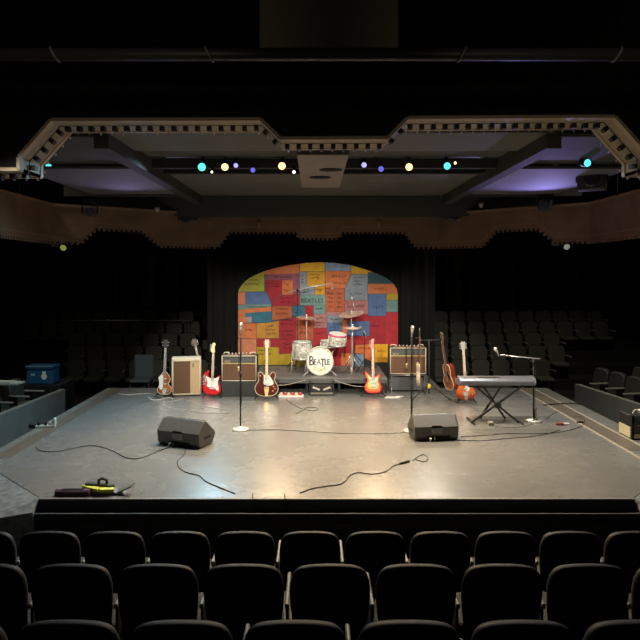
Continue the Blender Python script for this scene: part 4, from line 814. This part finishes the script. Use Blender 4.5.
# ================================================================== KEYBOARD
ky, kx0, kx1 = 10.25, (460-CX)*10.15/FP, (533.5-CX)*10.15/FP
kz = 0.60
kb = thing('keyboard', 'silver stage keyboard seen from behind on a crossed stand', 'keyboard', ((kx0+kx1)/2, ky, kz)); W = (kx1-kx0)/2
M_SILV = mat('silver_case', (0.20, 0.205, 0.235), 0.3, metal=0.5)
pf = [(-0.16, 0.03), (-0.17, 0.05), (-0.165, 0.085), (-0.14, 0.115), (0.02, 0.135), (0.03, 0.075), (0.19, 0.065), (0.19, 0.02), (0.15, 0.0), (-0.12, 0.0)]
MB().prism(pf, 'x', -W, W).build('case', M_SILV, kb)
for sx in (-1, 1): MB().prism([(y*1.02, z*1.05-0.002) for y, z in pf], 'x', sx*W, sx*(W+0.018)).build('end_cheek', mat('end_grey', (0.22, 0.22, 0.24), 0.35, metal=0.4), kb)
MB().box(-W+0.02, W-0.02, -0.172, -0.160, 0.052, 0.062).build('rear_trim', mat('dark_trim', (0.05, 0.05, 0.055), 0.3), kb)
MB().box(-W*0.75, W*0.4, -0.10, 0.12, -0.03, 0.0).build('underside_box', M_BLACK, kb)
MB().box(-W*0.5, W*0.1, -0.10, -0.02, 0.128, 0.133).build('panel_strip', mat('dark_trim2', (0.10, 0.10, 0.11), 0.3), kb)
nk = 45
for k in range(nk):
    x = -W+0.03+(2*W-0.06)*k/nk; MB().box(x+0.001, x+(2*W-0.06)/nk-0.001, 0.04, 0.188, 0.066, 0.082).build('key', M_WHITE, kb)
    if k % 7 in (0, 1, 3, 4, 5): MB().box(x+0.018, x+0.034, 0.04, 0.13, 0.082, 0.094).build('black_key', M_RUBBER, kb)
xs = thing('keyboard_stand', 'black crossed double-X keyboard stand', 'stand', ((kx0+kx1)/2, ky, 0)); cx_ = (kx0+kx1)/2
def rel(px, y): return (px-CX)*y/FP-cx_
for (y, a0, a1, b0, b1) in ((ky-0.14, 471, 520, 518.5, 477), (ky+0.16, 480, 502, 505, 482)):
    for p0, p1 in ((a0, a1), (b0, b1)):
        MB().bar((rel(p0, y), y-ky, 0.02), (rel(p1, y), y-ky, 0.572), 0.028, 0.03).build('cross_leg', M_RUBBER, xs)
for p in (471, 518.5): MB().tube([(rel(p, ky), -0.22, 0.015), (rel(p, ky), 0.24, 0.015)], 0.016, 8).build('foot_bar', M_RUBBER, xs)
for p in (477, 520): MB().tube([(rel(p, ky), -0.18, 0.575), (rel(p, ky), 0.20, 0.575)], 0.016, 8).build('top_bar', M_RUBBER, xs)
MB().lathe([(0.05, -0.03), (0.055, 0.0), (0.05, 0.03)], 12, Matrix.Translation((rel(495, ky), -0.15, 0.30)) @ Matrix.Rotation(PI/2, 4, 'X')).build('pivot_hub', M_RUBBER, xs)
p = FL(490.5, 425); t = thing('sustain_pedal', 'small grey pedal box under the keyboard stand', 'pedal', p)
MB().box(-0.04, 0.04, -0.05, 0.06, 0, 0.045, 0.008).build('case', mat('pedal_grey', (0.25, 0.25, 0.25), 0.4), t); MB().box(-0.03, 0.03, -0.06, 0.02, 0.046, 0.056).build('foot_plate', M_CHROME, t)
# ================================================================== MICROPHONE STANDS
def straight_stand(label, px, py, topy):
    b = FL(px, py); t = thing('microphone_stand', label, 'microphone stand', b)
    ztop = EYE-(topy-HY)*b.y/FP
    MB().lathe([(0.125, 0.0), (0.13, 0.012), (0.115, 0.028), (0.03, 0.042), (0.018, 0.06)], 24).build('round_base', mat('chrome_white', (0.80, 0.76, 0.68), 0.3, metal=0.3), t)
    MB().tube([(0, 0, 0.05), (0, 0, 0.85)], 0.012, 8).build('lower_pole', M_DARK, t); MB().tube([(0, 0, 0.83), (0, 0, ztop-0.16)], 0.009, 8).build('upper_pole', M_DARK, t)
    MB().lathe([(0.016, 0.80), (0.018, 0.84), (0.016, 0.88)], 10).build('clutch', M_DARK, t)
    mic_parts(t, Vector((0, 0, ztop-0.17)), (0.08, -0.15, 1), 0.028, 0.18)
    cb = [Vector((0.012+0.012*math.sin(k*0.9), -0.012, ztop-0.18-k*(ztop-0.2)/14)) for k in range(15)]
    MB().tube(cb, 0.004, 5).build('cable', M_RUBBER, t)
    return t
straight_stand('straight microphone stand with pale round base before the left amplifier', 240.5, 430, 323)
straight_stand('straight microphone stand behind the right floor monitor', 411.5, 431.5, 326)
b = FL(533.5, 421.5); t = thing('microphone_stand', 'boom microphone stand with pale round base beside the keyboard', 'microphone stand', b)
MB().lathe([(0.125, 0.0), (0.13, 0.012), (0.115, 0.028), (0.03, 0.042), (0.018, 0.06)], 24).build('round_base', MATS['chrome_white'], t)
def zz(py): return EYE-(py-HY)*b.y/FP
def xx(px): return (px-534.3)*b.y/FP
MB().tube([(0, 0, 0.05), (0, 0, zz(362))], 0.013, 8).build('pole', M_DARK, t)
MB().lathe([(0.026, -0.04), (0.03, 0), (0.022, 0.04)], 10, Matrix.Translation((0, 0, zz(362)))).build('swivel', M_DARK, t)
MB().tube([(xx(544), 0.02, zz(359.5)), (xx(500), -0.06, zz(354.4))], 0.008, 8).build('boom', M_CHROME, t)
MB().tube([(xx(544), 0.02, zz(359.5)), (xx(540), 0.012, zz(359.1))], 0.016, 8).build('counterweight', M_DARK, t)
mic_parts(t, Vector((xx(498.5), -0.07, zz(355.5))), (-0.33, -0.1, 0.62), 0.028, 0.16)
MB().tube([(xx(505), -0.06, zz(355)), (xx(499), -0.07, zz(355.5))], 0.008, 6).build('mic_clip', M_DARK, t)
MB().tube(spline([(xx(498.5), -0.08, zz(356)), (xx(503), -0.09, zz(358)), (xx(506), -0.07, zz(354)), (xx(514), -0.05, zz(358.5)), (xx(522), -0.04, zz(357)), (xx(532), -0.02, zz(361)), (0.02, -0.015, 0.9), (0.016, -0.02, 0.5), (0.02, -0.02, 0.06)], 4, False), 0.004, 5).build('cable', M_RUBBER, t)
MB().lathe([(0.012, 0.05), (0.024, 0.08), (0.024, 0.18), (0.014, 0.24)], 10, Matrix.Translation((0.035, 0, 0))).build('bottle_clip', mat('clear_white', (0.7, 0.72, 0.72), 0.2), t)
# ================================================================== FLOOR MONITORS
M_MON = mat('monitor_plastic', (0.075, 0.072, 0.072), 0.42, noise=0.2, nscale=40, bump=0.1)
def monitor(label, loc, rz, W=0.32):
    t = thing('floor_monitor', label, 'monitor speaker', loc, rz)
    pf = [(0.05, 0.0), (0.015, 0.05), (0.0, 0.20), (0.015, 0.215), (0.145, 0.345), (0.165, 0.35), (0.19, 0.345), (0.44, 0.15), (0.445, 0.12), (0.37, 0.0)]
    def rg(x, s): return [(x, 0.22+(y-0.22)*s, 0.16+(z-0.16)*s+0.0) for y, z in pf]
    MB().loft([rg(-W, 0.94), rg(-W+0.02, 1.0), rg(W-0.02, 1.0), rg(W, 0.94)], True, True).build('cabinet', M_MON, t)
    # grille on the upstage face
    n = Vector((0, 0.615, 0.788)); a = Vector((0, 0.20, 0.342)); bq = Vector((0, 0.435, 0.159))
    MB().loft([[(x*0.93, (p+n*o).y, (p+n*o).z) for x, p in ((-W, a), (W, a), (W, bq), (-W, bq))] for o in (-0.004, 0.008)], True, True).build('grille', mat('steel_grille', (0.03, 0.03, 0.032), 0.5, metal=0.5), t)
    MB().box(-0.075, 0.075, -0.006, 0.03, 0.10, 0.185, 0.006).build('handle_plate', mat('grey_plate', (0.20, 0.20, 0.20), 0.4), t)
    MB().prism([(-0.09, 0.185), (0.09, 0.185), (0.07, 0.215), (-0.07, 0.215)], 'y', -0.004, 0.05).build('handle_recess', M_VOID, t)
    MB().box(-0.14, 0.2, 0.012, 0.04, 0.025, 0.07).build('connector_panel', M_VOID, t)
    for x in (-0.10, -0.04): MB().tube([(x, 0.03, 0.05), (x, -0.03, 0.045), (x-0.01, -0.05, 0.01)], 0.010, 6).build('plug', M_CHROME if x < -0.05 else M_RUBBER, t)
    for sx in (-1, 1):
        MB().box(sx*W-0.004, sx*W+0.004, 0.14, 0.30, 0.10, 0.13, 0.002).build('side_handle', M_VOID, t)
        for y in (0.08, 0.34): MB().box(sx*(W-0.08)-0.02, sx*(W-0.08)+0.02, y-0.02, y+0.02, -0.006, 0.004).build('foot', M_RUBBER, t)
    return t
mL = (FL(160, 445)+FL(198, 449))/2
monitor('black wedge floor monitor turned at an angle, the left of the two monitors', (mL.x-0.02, mL.y-0.02, 0.006), -0.40, 0.34)
mR = (FL(414, 441)+FL(461, 441))/2
monitor('black wedge floor monitor set squarely, the right of the two monitors', (mR.x-0.01, mR.y-0.02, 0.006), 0.10, 0.32)
# ================================================================== SMALL THINGS
# dust mop lying at the front left
p = FL(58, 495); q = FL(88, 495.5)
mo = thing('dust_mop_head', 'purple fringed dust mop head lying at the front left of the stage', 'mop', ((p+q)/2)); W = (q.x-p.x)/2
n = 26; R = []
for k in range(n+1):
    u = -1+2*k/n; a = 0.8+0.2*math.sqrt(max(0, 1-u*u)); wob = 0.006*math.sin(k*2.7)
    R.append([(u*(W+0.02), (-0.05+wob)*a, 0.004), (u*(W+0.02), (-0.058+wob)*a, 0.03), (u*(W+0.02), -0.03*a, 0.062+wob*0.4), (u*(W+0.02), 0.03*a, 0.062-wob*0.4), (u*(W+0.02), 0.058*a, 0.03), (u*(W+0.02), 0.05*a, 0.004)])
MB().loft(R, True, True, True).build('fringe', mat('purple_yarn', (0.11, 0.05, 0.085), 0.95, noise=0.5, nscale=60, bump=0.6), mo)
MB().box(-W*0.7, W*0.7, -0.02, 0.02, 0.058, 0.068).build('clip_plate', M_DARK, mo)
p = FL(99.5, 494)
br = thing('floor_sweeper', 'yellow-edged black floor sweeper with grey flared head beside the purple mop', 'sweeper', p)
MB().loft([[(-0.10, -0.05, 0.0), (0.30, -0.05, 0.0), (0.26, 0.09, 0.0), (-0.16, 0.10, 0.0)], [(-0.10, -0.04, 0.03), (0.16, -0.04, 0.035), (0.14, 0.06, 0.045), (-0.16, 0.09, 0.05)]], True, True).build('head', mat('sweeper_grey', (0.13, 0.13, 0.15), 0.6), br)
MB().bar((-0.20, 0.10, 0.050), (0.02, -0.05, 0.060), 0.07, 0.03).bar((0.02, -0.05, 0.06), (0.16, -0.01, 0.05), 0.07, 0.03).build('yellow_edge', mat('bright_yellow', (0.72, 0.72, 0.08), 0.5), br)
MB().bar((-0.18, 0.11, 0.075), (0.13, 0.05, 0.065), 0.06, 0.03).build('black_cover', M_RUBBER, br)
MB().tube([(-0.04, 0.09, 0.07), (-0.04, 0.09, 0.12), (0.0, 0.09, 0.14), (0.05, 0.09, 0.12), (0.05, 0.09, 0.07)], 0.016, 8).build('swivel_loop', M_RUBBER, br)
MB().add([(0.19, -0.03, 0.01), (0.36, -0.04, 0.085), (0.37, 0.06, 0.09), (0.19, 0.07, 0.02), (0.19, -0.03, 0.025), (0.36, -0.04, 0.10), (0.37, 0.06, 0.105), (0.19, 0.07, 0.035)], [(0,1,2,3),(4,7,6,5),(0,4,5,1),(1,5,6,2),(2,6,7,3),(3,7,4,0)]).build('flared_pan', mat('pan_grey', (0.16, 0.16, 0.17), 0.5), br)
# pedal board, papers
p = FL(291, 397.5); t = thing('pedal_board', 'long red and white effects pedal board beside the hollow-body guitar', 'pedal board', p)
MB().box(-0.24, 0.24, 0, 0.16, 0, 0.035, 0.004).build('board', M_WHITE, t)
for k in range(6):
    x = -0.22+0.073*k
    pd = MB().box(x, x+0.06, 0.03, 0.13, 0.036, 0.075, 0.006).build('pedal', mat('pedal_red', (0.55, 0.03, 0.05), 0.4) if k % 2 else mat('pedal_cream', (0.7, 0.55, 0.4), 0.4), t)
    MB().lathe([(0.012, 0.075), (0.012, 0.09)], 8, Matrix.Translation((x+0.03, 0.06, 0))).build('foot_switch', M_CHROME, pd)
p = FL(392.5, 397.5); t = thing('sheet_of_paper', 'crumpled white sheet on the floor before the right amplifier', 'paper', p)
MB().loft([[(-0.16, -0.06, z), (0.0, -0.09, z), (0.14, -0.05, z), (0.2, 0.06, z), (0.04, 0.05, z), (-0.1, 0.07, z)] for z in (0.001, 0.012)], True, True).build('sheet', M_WHITE, t)
MB().loft([[(0.05, -0.02, z), (0.2, 0.0, z), (0.22, 0.05, z), (0.08, 0.06, z)] for z in (0.013, 0.022)], True, True).build('folded_corner', M_WHITE, t)
# power strip left edge
p = FL(47, 427.5); t = thing('power_strip', 'white and black power strip with plugs on the left stage edge', 'power strip', p, 0.15)
MB().box(-0.17, 0.13, -0.03, 0.03, 0, 0.04, 0.008).build('strip', mat('offwhite', (0.62, 0.63, 0.58), 0.5), t)
for x in (-0.12, -0.02, 0.06): MB().box(x-0.02, x+0.02, -0.025, 0.025, 0.04, 0.09, 0.006).build('plug', M_RUBBER if x < 0 else mat('offwhite2', (0.66, 0.67, 0.62), 0.5), t)
MB().box(0.09, 0.13, -0.03, 0.05, 0.04, 0.14, 0.008).build('adapter', MATS['offwhite'], t); MB().box(-0.26, -0.17, -0.04, 0.04, 0, 0.07, 0.01).build('end_box', M_BLACK, t)
# small connectors on the floor at right
p = FL(562, 425); t = thing('connector_box', 'small red and white cable connector box near the right stage edge', 'connector', p, 0.1)
MB().box(-0.10, 0.02, -0.03, 0.03, 0, 0.035, 0.006).build('box', mat('conn_red', (0.25, 0.05, 0.04), 0.5), t); MB().box(0.02, 0.12, -0.025, 0.025, 0, 0.03, 0.006).build('plug', M_WHITE, t)
p = FL(580, 423); t = thing('cable_adapter', 'small black cable adapter at the right stage edge', 'connector', p, 0.4)
MB().box(-0.05, 0.05, -0.025, 0.025, 0, 0.03, 0.006).build('body', M_RUBBER, t); MB().tube([(0.05, 0, 0.015), (0.08, 0, 0.015)], 0.010, 6).build('tip', M_CHROME, t)
# rack case at right
a = FL(626, 440)
rc_ = thing('rack_case', 'open black equipment case with cream panels on the right stage edge', 'case', (a.x+0.09, a.y, 0.0), 0.0)
MB().box(0, 0.55, 0.0, 0.02, 0.02, 0.08).build('front_cream_panel', mat('case_cream', (0.72, 0.66, 0.42), 0.5), rc_)
MB().box(-0.01, 0.0, 0.04, 0.38, 0.02, 0.17).build('side_cream_panel', MATS['case_cream'], rc_)
MB().box(0.0, 0.55, 0.02, 0.40, 0.0, 0.34, 0.008).build('case_body', M_BLACK, rc_)
for k in range(3): MB().box(0.03, 0.52, 0.008, 0.02, 0.10+0.075*k, 0.165+0.075*k).build('rack_unit', mat('rack_face', (0.06, 0.06, 0.065), 0.4, noise=0.6, nscale=40, col2=(0.2, 0.18, 0.15)), rc_)
for k in range(6): MB().lathe([(0.012, 0), (0.010, 0.02)], 8, Matrix.Translation((0.08+0.075*k, 0.008, 0.21)) @ Matrix.Rotation(PI/2, 4, 'X')).build('knob', M_CHROME, rc_)
for x in (0.0, 0.53): MB().box(x-0.006, x+0.026, -0.004, 0.02, 0.0, 0.345).build('corner_edge', M_DARK, rc_)
MB().tube(spline([(0.05, 0.1, 0.345), (0.12, 0.14, 0.40), (0.2, 0.1, 0.37), (0.3, 0.15, 0.41), (0.42, 0.12, 0.38), (0.5, 0.16, 0.36)], 4, False), 0.014, 6).build('coiled_lead', mat('pale_lead', (0.45, 0.40, 0.34), 0.5), rc_)
MB().box(0.18, 0.30, 0.12, 0.22, 0.345, 0.40, 0.01).build('loose_unit', M_WHITE, rc_)
# blue crate left behind the side seats
p = PT(43, 383, 13.0)
ct = tag(MB().box(p.x-0.6, p.x+0.45, 12.75, 13.5, -0.53, p.z-0.002).build('crate_plinth', M_BLACK), 'black bench under the blue cooler box by the left side seats', 'bench')
cr = thing('cooler_box', 'blue plastic cooler box with white marks beyond the left side seats', 'box', (p.x, 13.0, p.z))
M_BLUE = mat('blue_plastic', (0.014, 0.085, 0.19), 0.5)
MB().box(-0.27, 0.27, -0.17, 0.17, 0, 0.30, 0.02).build('tub', M_BLUE, cr); MB().box(-0.285, 0.285, -0.185, 0.185, 0.30, 0.37, 0.015).build('lid', mat('blue_lid', (0.012, 0.065, 0.15), 0.5), cr)
MB().box(0.06, 0.13, -0.178, -0.165, 0.10, 0.26).box(0.04, 0.15, -0.179, -0.165, 0.13, 0.19).build('white_mark', M_WHITE, cr); MB().box(-0.17, -0.09, -0.178, -0.165, 0.17, 0.22).build('small_mark', mat('pale_mark', (0.3, 0.36, 0.4), 0.5), cr); MB().box(-0.30, -0.27, -0.06, 0.06, 0.16, 0.28).build('handle', mat('pale_mark', (0.3, 0.36, 0.4), 0.5), cr)
# pale cloth over side seats
t = thing('folded_cloth', 'pale folded cloth laid over a left side seat back', 'cloth', (PT(9, 368, 11.6).x, 11.6, 0.372))
MB().loft([[(-0.26, -0.12, z), (0.20, -0.14, z), (0.24, 0.12, z), (-0.22, 0.14, z)] for z in (0.0, 0.03)], True, True).build('cloth_fold', mat('pale_cloth', (0.42, 0.41, 0.37), 0.9), t)
MB().loft([[(-0.24, -0.10, z), (0.05, -0.12, z), (0.10, 0.10, z), (-0.20, 0.12, z)] for z in (0.03, 0.05)], True, True).build('top_fold', mat('pale_cloth', (0.42, 0.41, 0.37), 0.9), t)
# dark chair behind the stage at left
t = thing('side_chair', 'dark blue-grey upholstered chair just behind the left stage edge', 'chair', (PT(142, 380, 13.75).x, 13.75, -0.35))
M_CH = mat('blue_grey_fabric', (0.030, 0.040, 0.048), 0.85)
MB().box(-0.21, 0.21, 0.14, 0.20, 0.42, 0.95, 0.03).build('backrest', M_CH, t); MB().box(-0.22, 0.22, -0.24, 0.18, 0.40, 0.47, 0.03).build('seat', M_CH, t)
for x in (-0.19, 0.19):
    for y in (-0.2, 0.15): MB().tube([(x, y, 0.40), (x, y, 0.0)], 0.012, 6).build('leg', M_DARK, t)
tag(MB().box(PT(142,380,13.75).x-0.5, PT(142,380,13.75).x+0.6, 13.3, 14.2, -0.95, -0.35).build('chair_platform', M_VOID), 'low black platform under the dark chair behind the stage', 'platform')
# ---------------- cables
def cable(pts, label, r=0.006, m_=M_RUBBER, nm='cable'):
    P = [FL(*p)+Vector((0, 0, r)) if len(p) == 2 else FL(p[0], p[1])+Vector((0, 0, r+p[2])) for p in pts]
    o = MB().tube(spline([tuple(p) for p in P], 5, False), r, 6).build(nm, m_); return tag(o, label, 'cable')
M_CABW = mat('pale_cable', (0.55, 0.50, 0.42), 0.5)
cable([(170,447.5),(162,450),(150,455),(138,459),(126,458),(112,451),(97,446.5),(84,446.5),(70,449.5),(56,452),(40,451),(36,447)], 'black cable running left from the angled monitor to the stage edge')
cable([(186,449.5),(184,455),(178,461),(179,468),(187,473),(199,476),(206,482),(220,488),(235,494)], 'black cable winding forward from the angled left monitor')
cable([(300,493.5),(312,489),(328,486.5),(342,484),(350,476),(358,473),(372,474.5),(386,472),(394,466),(406,463.5)], 'wavy black cable at the stage front right of centre')
t = tag(MB().tube([FL(400, 464.5)+Vector((0,0,0.012)), FL(409, 462)+Vector((0,0,0.012))], 0.014, 8).build('cable_plug', M_RUBBER), 'black plug at the end of the wavy front cable', 'plug')
cable([(247,430.5),(275,430),(305,431.5),(340,433.5),(375,434),(405,433)], 'thin cable lying between the two straight microphone stands', 0.004)
cable([(461,437),(480,436),(505,434),(530,434),(555,433),(575,429),(584,424),(583,418),(574,416)], 'cable sweeping from the right monitor past the keyboard to the edge', 0.005)
cable([(458,440.5),(480,441),(505,439),(530,437),(548,434),(560,430)], 'cable lying in front of the keyboard stand', 0.005)
cable([(413,461),(418,457),(424,455),(428,459),(424,462),(416,460)], 'small tangled black cable before the right monitor', 0.005)
cable([(490,424.5),(498,427),(512,428),(525,426.5),(533,424)], 'thin cable from the pedal to the boom stand base', 0.004)
cable([(546,420),(553,414),(562,411),(571,416),(580,418),(584,421)], 'looped black cable beside the connector box', 0.004)
cable([(118,393.5),(128,395),(140,394),(150,394),(158,396),(164,398)], 'pale cable along the back left stage edge to the bass', 0.006, M_CABW)
cable([(185,398.5),(172,402),(164,404.5),(168,408),(185,410.5),(205,413),(228,413.5)], 'pale looping cable on the floor before the cream cabinet', 0.006, M_CABW)
cable([(186,400),(197,405),(212,408),(228,410)], 'pale cable before the two red guitars', 0.005, M_CABW)
cable([(286,399.5),(292,404),(302,409),(314,411),(318,408.5),(308,407.5),(302,411),(296,414)], 'dark cable coiled before the pedal board', 0.004)
cable([(148,397),(152,400),(160,400),(168,398),(173,399)], 'white curled lead at the foot of the violin bass', 0.007, M_WHITE)
for i, px in enumerate((253, 285)):
    p = FL(px, 496); x = p.x
    o = MB().tube(spline([(x-0.01, YF+0.12, 0.006), (x, YF+0.0, 0.01), (x+0.01, YF-0.06, -0.02), (x+0.015, YF-0.055, -0.09), (x+0.03*(1-i), YF-0.09, -0.105)], 5, False), 0.006, 6).build('cable', M_RUBBER)
    tag(o, '%s of two short cable ends draped over the stage front edge' % ('left', 'right')[i], 'cable')
e = FL(575, 405)
o = MB().tube(spline([(4.10, e.y-0.05, 0.006), (4.3, e.y-0.02, 0.02), (4.52, e.y, 0.03), (4.72, e.y+0.02, 0.02), (4.83, e.y+0.02, -0.02), (4.86, e.y+0.02, -0.2)], 5, False), 0.010, 6).build('cable', M_RUBBER); tag(o, 'thick black cable looping over the right stage edge', 'cable')
for i, (p0, p1, z) in enumerate((((262, 384), (306, 380), 0), ((334, 380), (375, 386), 0))):
    d = 12.55; a = PT(*p0, d); b_ = PT(*p1, d)
    o = MB().tube(spline([tuple(a), tuple((a+b_)/2+Vector((0, 0, -0.06))), tuple(b_)], 6, False), 0.006, 6).build('cable', M_CABW); tag(o, 'slack pale cable hung along the riser front, %s of the box' % ('left', 'right')[i], 'cable')
